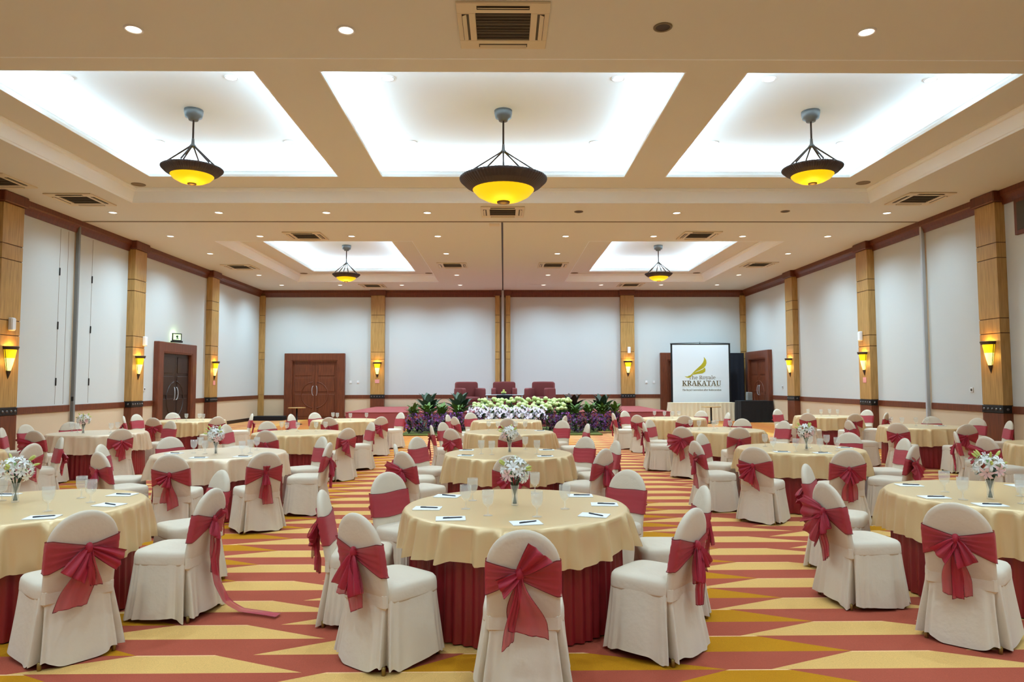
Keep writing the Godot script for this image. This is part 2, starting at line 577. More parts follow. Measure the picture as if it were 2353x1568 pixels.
func build_ceiling() -> void:
	var c := setting("ceiling", "cream ceiling with recessed trays and white cornices")
	holed(c, "lower_ceiling", -WX - 0.3, WX + 0.3, -WF - 0.3, WB + 0.3, H1, H2, RECESS, M.ceiling_paint)
	for i in 3:
		var r: Array = RECESS[i]
		var inner: Array = TRAYS.slice(0, 3) if i == 0 else [TRAYS[i + 2]]
		holed(c, "soffit", r[0] - 0.1, r[1] + 0.1, r[2] - 0.1, r[3] + 0.1, H2, H2 + 0.03, inner, M.ceiling_paint)
		put("cornice", rim_run(r, [[-0.01, H1 + 0.001], [0.0, H1 - 0.006], [0.012, H1 - 0.006], [0.02, H1 + 0.03], [0.035, H1 + 0.04], [0.12, H1 + 0.24], [0.15, H1 + 0.255], [0.17, H2 - 0.025], [0.19, H2 - 0.02], [0.19, H2], [-0.01, H2]]), M.white_paint, c)
	for i in TRAYS.size():
		var t: Array = TRAYS[i]
		# lip round the opening: two-step white moulding that hides the lamps behind it
		put("tray_molding", rim_run(t, [[0.0, H2 - 0.001], [0.02, H2 - 0.001], [0.02, H2 + 0.055], [0.0, H2 + 0.07], [-0.015, H2 + 0.11], [-0.03, H2 + 0.115], [-0.03, H2 + 0.145], [-0.05, H2 + 0.155], [-0.08, H2 + 0.155], [-0.08, H2 + 0.04], [0.0, H2 + 0.04]]), M.white_paint, c)
		var o := 0.42
		var st := S()
		for e in [[t[0] - o, t[1] + o, t[2] - o, t[2] - o - 0.02], [t[0] - o, t[1] + o, t[3] + o, t[3] + o + 0.02], [t[0] - o - 0.02, t[0] - o, t[2] - o, t[3] + o], [t[1] + o, t[1] + o + 0.02, t[2] - o, t[3] + o]]:
			bx(st, Vector3((e[0] + e[1]) / 2, (H2 + H3) / 2 + 0.03, -(e[2] + e[3]) / 2), Vector3(absf(e[1] - e[0]), H3 - H2 - 0.01, absf(e[3] - e[2])))
		bx(st, Vector3((t[0] + t[1]) / 2, H3 + 0.05, -(t[2] + t[3]) / 2), Vector3(t[1] - t[0] + 2 * o + 0.04, 0.1, t[3] - t[2] + 2 * o + 0.04))
		put("tray_ceiling", done(st), M.white_paint, c)
		# fluorescent tubes lying behind the lip
		var inx := 0.22
		var en := 0
		for e in [[Vector3(t[0], 0, -t[2] + inx), Vector3(t[1], 0, -t[2] + inx), Vector3(0, 0, -1)], [Vector3(t[0], 0, -t[3] - inx), Vector3(t[1], 0, -t[3] - inx), Vector3(0, 0, 1)], [Vector3(t[0] - inx, 0, -t[2]), Vector3(t[0] - inx, 0, -t[3]), Vector3(1, 0, 0)], [Vector3(t[1] + inx, 0, -t[2]), Vector3(t[1] + inx, 0, -t[3]), Vector3(-1, 0, 0)]]:
			var a: Vector3 = e[0] + Vector3(0, H2 + 0.113, 0)
			var b: Vector3 = e[1] + Vector3(0, H2 + 0.113, 0)
			var long: float = (b - a).length()
			en += 1
			var lamp := thing("cove_light_tube", "fluorescent tube behind the %s moulding of the %s ceiling tray" % [["near", "far", "left", "right"][en - 1], ["front left", "front middle", "front right", "far left", "far right"][i]], "light", (a + b) / 2, 0.0, "cove tubes in the ceiling trays")
			var tm := tubed([a - (a + b) / 2, b - (a + b) / 2], 0.018, 8)
			put("light_tube", tm, M.cove_tube_glow, lamp)
			put("batten", box(Vector3(absf(b.x - a.x) + 0.05, 0.04, absf(b.z - a.z) + 0.05), 0.004, Vector3(0, -0.042, 0)), M.white_paint, lamp)
			area(Vector3(0, 0.03, 0), Vector2(long, 0.05), E_COVE * long / 5.0, COVE_C, lamp, Vector3(0, 1, 0) + e[2] * 0.3)
	# partition tracks let into the ceiling
	put("partition_track", slab(Vector3(-WX, H1 - 0.012, -18.69), Vector3(WX, H1 + 0.01, -18.77), 0.003), M.vent_tan, c)
	put("partition_track", slab(Vector3(-0.06, H1 - 0.012, -18.77), Vector3(-0.01, H1 + 0.01, -WB), 0.003), M.bronze, c)
	put("service_cover", box(Vector3(0.28, 0.01, 0.3), 0.003), M.ivory_plastic, c, Vector3(-0.25, H1 - 0.006, -19.1))

# ------------------------------------------------------------------ lamps and fittings on the ceiling
func place_words(x: float, d: float) -> String:
	var a := "far left" if x < -8.5 else "left" if x < -3.2 else "centre left" if x < -0.5 else "centre" if x < 0.5 else "centre right" if x < 3.2 else "right" if x < 8.5 else "far right"
	return a

func build_lamps() -> void:
	var ring := lathed([[0.115, 0.0], [0.115, -0.012], [0.102, -0.016], [0.088, -0.010], [0.088, 0.0]], 20)
	var lens := lathed([[0.090, -0.006], [0.0, -0.0065]], 20)
	var rows := [
		[H1, 8.42, [-4.57, -1.95, 4.55], "in the row nearest the camera", E_DOWN],
		[H1, 17.72, [-10.0, -7.3, -4.55, -1.96, 4.48, 9.95], "in the row before the partition track", E_DOWN],
		[H1, 20.6, [-9.9, -7.25, -4.53, -1.96, 1.86, 4.5, 7.18, 9.75], "in the row behind the partition track", E_DOWN * 1.95],
		[H1, 23.4, [-9.9, -1.94, 1.83, 9.7], "beside the front of the far trays", E_DOWN * 1.95],
		[H1, 28.1, [-9.9, -1.9, 1.81, 9.6], "beside the back of the far trays", E_DOWN * 1.95],
		[H1, 31.0, [-9.9, -7.3, -4.55, -1.94, 1.79, 4.38, 7.08, 9.6], "in the row along the far wall", E_DOWN * 1.95],
		[H1, 5.6, [-9.9, -7.25, -4.57, -1.95, 1.95, 4.55, 7.2, 9.9], "overhead, before the first row", E_DOWN * 0.62],
		[H1, 2.6, [-9.9, -7.25, -4.57, -1.95, 1.95, 4.55, 7.2, 9.9], "overhead, above the camera", E_DOWN * 0.72],
		[H1, -0.6, [-9.9, -7.25, -4.57, -1.95, 1.95, 4.55, 7.2, 9.9], "overhead, just behind the camera", E_DOWN * 0.85],
		[H1, -3.8, [-9.9, -7.25, -4.57, -1.95, 1.95, 4.55, 7.2, 9.9], "overhead, by the wall behind the camera", E_DOWN * 1.0],
		[H3, 11.55, [-7.36, -4.60, -1.96, 1.96, 4.54, 7.32], "in the front half of the lit trays", E_TRAYDOWN],
		[H3, 14.7, [-7.36, -4.60, -1.96, 1.96, 4.54, 7.32], "in the back half of the lit trays", E_TRAYDOWN],
		[H3, 25.0, [-4.6, -7.1, 4.5, 7.0], "in the far lit trays", E_TRAYDOWN],
	]
	for r in rows:
		var i := 0
		for x in r[2]:
			i += 1
			var l := thing("recessed_downlight", "lit downlight, %s from the left %s" % [ordinal(i), r[3]], "downlight", Vector3(x, r[0], -r[1]), 0.0, "recessed ceiling downlights")
			put("trim_ring", ring, M.white_plastic, l)
			put("lamp_lens", lens, M.downlight_glow, l)
			spot(Vector3(0, -0.02, 0), r[4], DOWN_C, l)
	for p in [[1.97, 8.32, "unlit recessed downlight in the row nearest the camera"], [1.93, 17.6, "unlit downlight right of the air conditioner before the track"], [7.23, 17.55, "unlit downlight on the right before the partition track"]]:
		var l := thing("recessed_downlight", p[2], "downlight", Vector3(p[0], H1, -p[1]), 0.0, "unlit ceiling downlights")
		put("trim_ring", ring, M.vent_tan, l)
		put("lamp_lens", lens, M.bronze, l)
	var vent := lathed([[0.16, 0.0], [0.155, -0.01], [0.13, -0.014], [0.12, -0.006], [0.0, -0.008]], 24)
	for p in [[-8.62, 16.3, "front left"], [8.5, 16.1, "front right"], [-8.55, 29.7, "far left"], [-3.2, 29.65, "centre left far"], [3.05, 29.6, "centre right far"], [8.3, 29.6, "far right"]]:
		top("ceiling_speaker", vent, M.vent_tan, "round tan ceiling speaker in the %s corner of a tray recess" % p[2], "speaker", Vector3(p[0], H2, -p[1]), 0.0, "round ceiling speakers")
	for p in [[0.0, 8.3, "nearest, in the middle over the front tables"], [-10.05, 16.45, "at the left wall"], [9.95, 16.3, "at the right wall"], [-0.02, 17.62, "in the middle behind the large chandelier"], [-5.87, 20.55, "in front of the far left tray"], [5.82, 20.45, "in front of the far right tray"], [-9.9, 26.1, "beside the far left tray"], [-1.9, 25.75, "left of the centre track"], [1.84, 25.7, "right of the centre track"], [9.5, 25.6, "beside the far right tray"], [-5.89, 31.2, "behind the far left tray"], [5.7, 30.95, "behind the far right tray"], [-10.95, 14.9, "in the left corner above the pilaster"]]:
		cassette(Vector3(p[0], H1, -p[1]), "square ceiling air conditioner with dark grille " + p[2])
	chandelier(Vector3(0, H3, -12.97), 0.82, 1.33, "large bronze pendant bowl lamp with amber glass in the middle")
	chandelier(Vector3(-5.86, H3, -12.97), 0.545, 1.13, "smaller bronze pendant bowl lamp with amber glass on the left")
	chandelier(Vector3(5.88, H3, -12.97), 0.545, 1.11, "smaller bronze pendant bowl lamp with amber glass on the right")
	chandelier(Vector3(-5.9, H3, -26.0), 0.51, 1.10, "distant bronze pendant bowl lamp in the far left tray")
	chandelier(Vector3(5.85, H3, -26.0), 0.51, 1.08, "distant bronze pendant bowl lamp in the far right tray")

func ordinal(i: int) -> String:
	return ["zeroth", "first", "second", "third", "fourth", "fifth", "sixth", "seventh", "eighth", "ninth", "tenth", "eleventh", "twelfth", "thirteenth", "fourteenth", "fifteenth"][mini(i, 15)]

var cassette_parts := {}
func cassette(at: Vector3, label: String) -> void:
	var t := thing("air_conditioner", label, "air conditioner", at, 0.0, "ceiling air conditioners")
	if cassette_parts.is_empty():
		var st := S()
		var a := 0.55; var b := 0.33
		for e in [[-a, a, -a, -b], [-a, a, b, a], [-a, -b, -b, b], [b, a, -b, b]]:
			bx(st, Vector3((e[0] + e[1]) / 2, -0.014, (e[2] + e[3]) / 2), Vector3(e[1] - e[0], 0.028, e[3] - e[2]), 0.006)
		cassette_parts.frame = done(st)
		cassette_parts.back = box(Vector3(0.66, 0.006, 0.66), 0.0, Vector3(0, -0.006, 0))
		cassette_parts.slat = box(Vector3(0.65, 0.012, 0.008))
		cassette_parts.slot = box(Vector3(0.62, 0.008, 0.085), 0.002)
		cassette_parts.flap = box(Vector3(0.60, 0.006, 0.055), 0.002)
	put("frame", cassette_parts.frame, M.ivory_plastic, t)
	var g := put("grille", cassette_parts.back, M.grille_dark, t)
	for i in 9:
		put("slat", cassette_parts.slat, M.grille_line if i % 3 == 2 else M.grille_dark, g, Vector3(0, -0.014, -0.28 + 0.07 * i))
	for i in 4:
		var an := i * PI / 2
		var lv := put("louver", cassette_parts.slot, M.grille_dark, t, Vector3(sin(an) * 0.45, -0.026, cos(an) * 0.45), Vector3(0, an, 0))
		put("flap", cassette_parts.flap, M.ivory_plastic, lv, Vector3(0, -0.012, 0.01), Vector3(0.45, 0, 0))

func chandelier(at: Vector3, r: float, drop: float, label: String) -> void:
	var t := thing("pendant_lamp", label, "chandelier", at, 0.0, "amber bowl pendants")
	put("canopy", lathed([[0.0, 0.0], [0.17, -0.0], [0.17, -0.05], [0.15, -0.14], [0.10, -0.16], [0.085, -0.20], [0.0, -0.20]], 24), M.pewter, t)
	var hub := -drop + 0.24 + r * 0.36
	put("rod", tubed([Vector3(0, -0.19, 0), Vector3(0, hub, 0)], 0.018, 8), M.bronze, t)
	put("hub", lathed([[0.0, hub + 0.16], [0.022, hub + 0.14], [0.03, hub + 0.04], [0.06, hub + 0.0], [0.02, hub - 0.03], [0.0, hub - 0.03]], 12), M.pewter, t)
	var rim := -drop
	for i in 6:
		var an := TAU * i / 6 + 0.52
		put("suspension_rod", tubed([Vector3(0.03 * cos(an), hub, 0.03 * sin(an)), Vector3(r * 0.86 * cos(an), rim + 0.05, r * 0.86 * sin(an))], 0.016, 6), M.bronze, t)
	# hammered bronze rim: ribs round a sloping flange
	var st := S()
	var rows := []
	var prof := [[1.0, 0.02], [1.005, 0.0], [0.99, -0.03], [0.86, -0.135], [0.74, -0.20], [0.70, -0.215], [0.69, -0.20], [0.84, -0.10], [0.96, 0.0], [0.98, 0.02], [1.0, 0.02]]
	for p in prof:
		var row := PackedVector3Array()
		for j in 144:
			var an := TAU * j / 144
			var k: float = p[0] * r + (0.006 if j % 2 == 0 else -0.004) * (1.0 if p[0] > 0.75 else 0.0)
			row.append(Vector3(k * cos(an), rim + p[1] * r * 1.15 + 0.0, k * sin(an)))
		rows.append(row)
	grid(st, rows, true, false)
	put("rim", done(st), M.bronze, t)
	var by := rim - 0.21 * r * 1.15
	put("glass_bowl", lathed([[r * 0.715, by + 0.015], [r * 0.70, by - 0.02 * r], [r * 0.60, by - 0.13 * r], [r * 0.42, by - 0.225 * r], [r * 0.2, by - 0.275 * r], [0.0, by - 0.285 * r]], 40), M.bowl_glow, t)
	put("finial", lathed([[r * 0.15, by - 0.275 * r], [r * 0.145, by - 0.31 * r], [r * 0.06, by - 0.33 * r], [0.0, by - 0.345 * r]], 20), M.bronze, t)
	omni(Vector3(0, by - 0.60 * r, 0), 0.5, Color(1.0, 0.75, 0.3), t, r * 0.3)

# ------------------------------------------------------------------ doors
func door(called: String, label: String, at: Vector3, turn: float, open := false) -> void:
	# local: centre of the opening on the wall plane, facing +z
	var d := setting(called, label, at)
	d.rotation.y = turn
	var w := 1.41; var h := 3.10
	var st := S()
	bx(st, Vector3(-w + 0.17, h / 2, 0.06), Vector3(0.34, h, 0.24), 0.02)
	bx(st, Vector3(w - 0.17, h / 2, 0.06), Vector3(0.34, h, 0.24), 0.02)
	bx(st, Vector3(0, h - 0.17, 0.06), Vector3(2 * w - 0.6, 0.34, 0.24), 0.02)
	put("door_frame", done(st), M.red_wood, d)
	put("inner_molding", rim_bars(1.07, 2.76), M.red_wood, d, Vector3(0, 0, 0.10))
	for s in [-1, 1]:
		var leaf := Node3D.new()
		leaf.name = "door_leaf"
		d.add_child(leaf, true)
		leaf.position = Vector3(s * 1.05, 0, 0.02)
		var lm: Material = M.dark_wood if open else M.red_wood
		put("leaf_board", slab(Vector3(0, 0.01, -0.03), Vector3(-s * 1.045, 2.74, 0.03), 0.006), lm, leaf)
		for q in [[2.05, 2.62], [1.30, 1.95], [0.15, 1.18]]:
			put("raised_panel", slab(Vector3(-s * 0.12, q[0], 0.028), Vector3(-s * 0.90, q[1], 0.05), 0.02), lm, leaf)
		var arc := []
		for i in 9:
			var an := -PI * 0.45 + PI * 0.9 * i / 8
			arc.append(Vector3(-s * (1.045 - 0.62 * cos(an)), 1.15 + 0.62 * sin(an), 0.045))
		put("carved_arc", tubed(arc, 0.025, 6), lm, leaf)
		var hp := []
		for i in 7:
			var an := -PI / 2 + PI * i / 6
			hp.append(Vector3(-s * (0.98 - 0.05 * cos(an)), 1.35 + 0.22 * sin(an), 0.05 + 0.05 * cos(an)))
		put("handle", tubed(hp, 0.014, 6), M.silver, leaf)

func rim_bars(w: float, h: float) -> ArrayMesh:
	var st := S()
	bx(st, Vector3(-w, h / 2, 0), Vector3(0.08, h, 0.12), 0.01)
	bx(st, Vector3(w, h / 2, 0), Vector3(0.08, h, 0.12), 0.01)
	bx(st, Vector3(0, h, 0), Vector3(2 * w + 0.08, 0.08, 0.12), 0.01)
	return done(st)

func build_doors() -> void:
	door("door_1", "tall carved double door in the far wall left of the stage", Vector3(-8.86, 0, -WB), 0.0)
	door("door_2", "brown door frame half hidden behind the projection screen", Vector3(8.80, 0, -WB), 0.0)
	door("door_3", "carved brown door in the right wall behind the black table", Vector3(WX, 0, -31.1), -PI / 2)
	door("door_4", "dark brown double door in the left wall under the exit sign", Vector3(-WX, 0, -24.42), PI / 2, true)
	var wn := setting("window_1", "small dark wood framed window high on the right wall")
	put("window_frame", slab(Vector3(WX - 0.06, 4.97, -13.6), Vector3(WX + 0.05, 5.78, -15.28), 0.01), M.red_wood, wn)
	put("pane", slab(Vector3(WX - 0.075, 5.06, -13.7), Vector3(WX - 0.05, 5.69, -15.18), 0.004), M.grille_dark, wn)

# ------------------------------------------------------------------ things on the walls
func sconce(at: Vector3, turn: float, label: String) -> void:
	var t := thing("wall_sconce", label, "wall lamp", at, turn, "amber wall sconces")
	# local: against the pilaster face (z = 0), facing +z; a half cone of glass under a bronze bar
	var st := S()
	lathe(st, [[0.155, 0.0], [0.150, -0.06], [0.118, -0.22], [0.085, -0.37], [0.045, -0.52]], 16, Vector3.ZERO, true, PI)
	put("glass_shade", done(st), M.sconce_glow, t)
	var s1 := S()
	lathe(s1, [[0.1195, -0.215], [0.0865, -0.37], [0.0465, -0.525]], 16, Vector3(0, 0, 0.001), true, PI)
	put("lit_core", done(s1), M.sconce_core_glow, t)
	var s2 := S()
	lathe(s2, [[0.155, -0.02], [0.185, -0.02], [0.205, 0.04], [0.195, 0.055], [0.165, 0.055], [0.155, -0.02]], 16, Vector3.ZERO, false, PI)
	put("top_band", done(s2), M.bronze, t)
	var s3 := S()
	lathe(s3, [[0.06, -0.50], [0.055, -0.54], [0.03, -0.62], [0.0, -0.70]], 12, Vector3.ZERO, true, PI)
	put("tip", done(s3), M.bronze, t)
	for x in [-1, 1]:
		put("strap", tubed([Vector3(x * 0.165, 0.0, 0.03), Vector3(x * 0.06, -0.52, 0.02)], 0.008, 6), M.bronze, t)
	omni(Vector3(0, 0.02, 0.10), 0.28, Color(1.0, 0.78, 0.36), t, 0.05)
	omni(Vector3(0, -0.30, 0.20), 0.15, Color(1.0, 0.78, 0.30), t, 0.08)

func build_wall_details() -> void:
	var face := WX - 0.22
	var names := ["nearest", "middle", "far"]
	for i in 3:
		var d: float = PILASTER_D[3 + i] + 0.34
		sconce(Vector3(-face, 2.5, -d), PI / 2, "glowing amber wall sconce on the %s pilaster of the left wall" % names[i])
		sconce(Vector3(face, 2.58, -d), -PI / 2, "glowing amber wall sconce on the %s pilaster of the right wall" % names[i])
	sconce(Vector3(-5.92, 2.62, -WB + 0.20), 0.0, "amber wall sconce on the far wall right of the carved door")
	sconce(Vector3(5.85, 2.66, -WB + 0.20), 0.0, "amber wall sconce on the far wall right of the armchairs")
	var sp := box(Vector3(0.14, 0.30, 0.10), 0.02)
	for p in [[-face + 0.05, 3.06, 15.99, PI / 2, "left wall's nearest pilaster"], [-face + 0.05, 3.02, 21.9, PI / 2, "left wall's middle pilaster"], [face - 0.05, 3.14, 21.75, -PI / 2, "right wall's middle pilaster"], [5.90, 3.22, WB - 0.25, 0.0, "far wall pilaster right of the stage"]]:
		var b := thing("wall_speaker", "small white box speaker on the " + p[4], "speaker", Vector3(p[0], p[1], -p[2]), p[3], "white wall speakers")
		put("cabinet", sp, M.white_plastic, b)
		put("grille", box(Vector3(0.11, 0.25, 0.01), 0.003), M.paper, b, Vector3(0, 0, 0.052))
	var nt := box(Vector3(0.20, 0.17, 0.008), 0.002)
	for p in [[-5.92, 1.78, WB - 0.205, 0.0, "left pilaster of the far wall"], [-face + 0.006, 1.72, 27.3, PI / 2, "far pilaster of the left wall"], [face - 0.006, 1.76, 21.65, -PI / 2, "middle pilaster of the right wall"]]:
		top("wall_notice", nt, M.pink_notice, "small pink notice under the sconce on the " + p[4], "notice", Vector3(p[0], p[1], -p[2]), p[3], "pink notices under sconces")
	var sw := box(Vector3(0.10, 0.12, 0.02), 0.004)
	for p in [[-7.2, 1.75, WB - 0.01, 0.0, "right of the carved far door"], [-6.85, 1.75, WB - 0.01, 0.0, "left of the far wall sconce"], [6.75, 1.72, WB - 0.01, 0.0, "right of the far right sconce"], [7.1, 1.72, WB - 0.01, 0.0, "beside the door frame behind the screen"], [-WX + 0.01, 1.52, 22.45, PI / 2, "left of the dark door"], [WX - 0.01, 1.5, 28.6, -PI / 2, "right of the right wall door"], [WX - 0.01, 1.5, 17.0, -PI / 2, "before the nearest right pilaster"]]:
		var b := thing("wall_switch", "small switch plate on the wall " + p[4], "switch", Vector3(p[0], p[1], -p[2]), p[3], "wall switches")
		put("plate", sw, M.white_plastic, b)
		put("rocker", box(Vector3(0.05, 0.06, 0.012), 0.003), M.grille_dark if absf(p[0]) > 8.0 else M.white_plastic, b, Vector3(0, 0, 0.012))
	# exit sign above the open door
	var ex := thing("exit_sign", "small lit green exit sign above the dark left door", "sign", Vector3(-WX + 0.16, 3.12, -24.25), PI / 2 - 0.5)
	put("base", box(Vector3(0.42, 0.06, 0.10), 0.01, Vector3(0, 0.03, 0)), M.black_metal, ex)
	put("frame", rim_plate(0.36, 0.26, 0.03), M.black_metal, ex, Vector3(0, 0.19, 0))
	put("lit_panel", box(Vector3(0.31, 0.21, 0.02), 0.002), M.exit_glow, ex, Vector3(0, 0.19, 0))
	put("running_figure", plate(PackedVector2Array([Vector2(-0.03, -0.08), Vector2(0.0, -0.02), Vector2(-0.05, 0.0), Vector2(-0.02, 0.05), Vector2(0.03, 0.06), Vector2(0.05, 0.01), Vector2(0.03, -0.02), Vector2(0.06, -0.07), Vector2(0.03, -0.08), Vector2(0.01, -0.03), Vector2(0.0, -0.08)]), 0.003), M.leaf_dark, ex, Vector3(0, 0.19, 0.011))
	omni(Vector3(0, 0.2, -0.12), 0.25, Color(0.9, 1.0, 0.75), ex, 0.05)
	# folding partition parked in the left wall, posts on both sides
	var post := thing("partition_post", "grey steel partition post on the left wall", "post", Vector3(-WX + 0.05, 0, -18.70))
	put("channel", box(Vector3(0.10, H1 - 0.02, 0.07), 0.01, Vector3(0, H1 / 2, 0)), M.grey_post, post)
	put("latch", box(Vector3(0.05, 0.12, 0.05), 0.01, Vector3(0.06, 1.3, 0.12)), M.black_metal, post)
	var post2 := thing("partition_post", "silver steel partition post on the right wall", "post", Vector3(WX - 0.06, 0, -18.70))
	put("channel", box(Vector3(0.10, H1 - 0.02, 0.075), 0.01, Vector3(0, H1 / 2, 0)), M.silver, post2)
	var pk := thing("folding_partition", "joints and hinges of the folding partition parked in the left wall", "partition", Vector3(-WX, 0, 0))
	for p in [18.03, 18.36, 19.45]:
		put("panel_joint", box(Vector3(0.008, 4.55, 0.008), 0.0, Vector3(0.0, 3.45, -p)), M.vent_tan, pk)
	for p in [18.03, 19.45]:
		for y in [1.75, 3.2, 4.6]:
			put("hinge", box(Vector3(0.03, 0.2, 0.03), 0.006, Vector3(0.01, y, -p)), M.black_metal, pk)

func rim_plate(w: float, h: float, t: float) -> ArrayMesh:
	var st := S()
	for s in [-1, 1]:
		bx(st, Vector3(s * (w - t) / 2, 0, 0), Vector3(t, h, 0.04), 0.004)
		bx(st, Vector3(0, s * (h - t) / 2, 0), Vector3(w - 2 * t, t, 0.04), 0.004)
	return done(st)

# ------------------------------------------------------------------ stage, armchairs and the flower bed
const STAGE := 0.60

func build_stage() -> void:
	var s := thing("stage", "low stage platform covered in dull red carpet along the far wall", "stage", Vector3(0.17, 0, -29.52))
	put("platform", box(Vector3(12.25, STAGE - 0.02, 6.28), 0.01, Vector3(0, STAGE / 2 - 0.01, 0)), M.stage_carpet, s)
	put("carpet_top", box(Vector3(12.3, 0.02, 6.3), 0.006, Vector3(0, STAGE - 0.01, 0.01)), M.stage_carpet, s)
	armchair(Vector3(-1.38, STAGE, -28.3), 0.45, "dull red armchair on the left of the stage, turned inwards")
	armchair(Vector3(0.02, STAGE, -28.9), 0.0, "dull red armchair in the middle of the stage behind the low table")
	armchair(Vector3(1.48, STAGE, -28.3), -0.45, "dull red armchair on the right of the stage, turned inwards")
	var ct := thing("coffee_table", "low glass coffee table with chrome rims before the middle armchair", "table", Vector3(0.03, STAGE, -27.5))
	put("table_top", box(Vector3(1.5, 0.03, 0.62), 0.01, Vector3(0, 0.62, 0)), M.silver, ct)
	put("shelf", box(Vector3(1.4, 0.025, 0.55), 0.008, Vector3(0, 0.47, 0)), M.silver, ct)
	for x in [-1, 1]:
		for z in [-1, 1]:
			put("leg", tubed([Vector3(x * 0.68, 0, z * 0.25), Vector3(x * 0.68, 0.61, z * 0.25)], 0.025, 8), M.silver, ct)
	put("dark_cloth", box(Vector3(0.62, 0.20, 0.64), 0.02, Vector3(0.0, 0.53, 0.01)), M.black_cloth, ct)
	var fl := thing("flower_bowl", "small pale yellow flower arrangement on the coffee table", "flowers", Vector3(0.0, STAGE + 0.637, -27.5))
	put("bowl", lathed([[0.0, 0.0], [0.07, 0.0], [0.10, 0.05], [0.09, 0.05], [0.0, 0.03]], 14), M.leaf_dark, fl)
	var ball := puff(0.045, 3)
	for p in [[0.0, 0.16, 0.0], [-0.06, 0.08, 0.02], [0.06, 0.08, 0.02], [0.0, 0.09, 0.05], [0.0, 0.09, -0.05]]:
		put("bloom", ball, M.bud, fl, Vector3(p[0], p[1], p[2]))
	build_flowers()

func cushion(st: SurfaceTool, c: Vector3, s: Vector3, r: float) -> void:
	# a rounded block: superellipsoid
	var rows := []
	for i in 9:
		var v := -PI / 2 + PI * i / 8
		var row := PackedVector3Array()
		for j in 20:
			var u := TAU * j / 20
			var e := r
			var cv := pow(absf(cos(v)), e); var sv := pow(absf(sin(v)), e) * signf(sin(v))
			row.append(c + Vector3(s.x / 2 * cv * pow(absf(cos(u)), e) * signf(cos(u)), s.y / 2 * sv, s.z / 2 * cv * pow(absf(sin(u)), e) * signf(sin(u))))
		rows.append(row)
	grid(st, rows, true)

func soft(c: Vector3, s: Vector3, r := 0.3) -> ArrayMesh:
	var st := S()
	cushion(st, c, s, r)
	return done(st)

func armchair(at: Vector3, turn: float, label: String) -> void:
	var t := thing("armchair", label, "armchair", at, turn, "red armchairs on the stage")
	put("base", box(Vector3(0.96, 0.30, 0.84), 0.03, Vector3(0, 0.21, 0)), M.armchair_cloth, t)
	put("seat", soft(Vector3(0, 0.44, 0.06), Vector3(0.66, 0.20, 0.72), 0.3), M.armchair_cloth, t)
	put("backrest", soft(Vector3(0, 0.72, -0.34), Vector3(0.96, 0.86, 0.26), 0.22), M.armchair_cloth, t)
	for x in [-1, 1]:
		put("arm", soft(Vector3(x * 0.43, 0.53, 0.02), Vector3(0.20, 0.72, 0.88), 0.22), M.armchair_cloth, t)
		for z in [-1, 1]:
			put("foot", box(Vector3(0.06, 0.07, 0.06), 0.01, Vector3(x * 0.40, 0.035, z * 0.34)), M.dark_wood, t)

func puff(r: float, seed_: int) -> ArrayMesh:
	var st := S()
	var n := FastNoiseLite.new()
	n.seed = seed_
	n.frequency = 14.0
	var rows := []
	for i in 9:
		var v := -PI / 2 + PI * i / 8
		var row := PackedVector3Array()
		for j in 14:
			var u := TAU * j / 14
			var p := Vector3(cos(v) * cos(u), sin(v) * 0.85, cos(v) * sin(u))
			if i == 0 or i == 8: p = Vector3(0, signf(v) * 0.85, 0)
			row.append(p * r * (1.0 + 0.22 * n.get_noise_3dv(p * 0.5) + 0.05 * ((i * 7 + j * 3) % 3 - 1)))
		rows.append(row)
	grid(st, rows, true)
	return done(st)

# one lance-shaped leaf: grows along +z from the origin, arching up then over
func leaf_shape(st: SurfaceTool, long: float, wide: float, rise: float, droop: float, tf := Transform3D.IDENTITY) -> void:
	var rows := []
	for i in 7:
		var t := i / 6.0
		var w := wide * 0.5 * pow(sin(PI * pow(t * 0.94 + 0.03, 0.8)), 0.9)
		var y := rise * t - droop * t * t
		var z := long * t * (1.0 - 0.15 * t)
		rows.append(PackedVector3Array([tf * Vector3(-w, y + w * 0.25, z), tf * Vector3(0, y, z), tf * Vector3(w, y + w * 0.25, z)]))
	grid(st, rows)

func leafed(long: float, wide: float, rise: float, droop: float) -> ArrayMesh:
	var st := S()
	leaf_shape(st, long, wide, rise, droop)
	return done(st)

func bush(n: int, long: float, wide: float, seed_: int, high := 0.2) -> ArrayMesh:
	var r := RandomNumberGenerator.new()
	r.seed = seed_
	var st := S()
	for i in n:
		var b := Basis(Vector3.UP, TAU * i / n * 2.39 + r.randf() * 0.5)
		var k := r.randf_range(0.7, 1.1)
		leaf_shape(st, long * k, wide, long * k * r.randf_range(0.5, 1.5), long * k * r.randf_range(0.3, 0.8), Transform3D(b, Vector3(r.randf_range(-0.04, 0.04), high * r.randf(), r.randf_range(-0.04, 0.04))))
	return done(st)

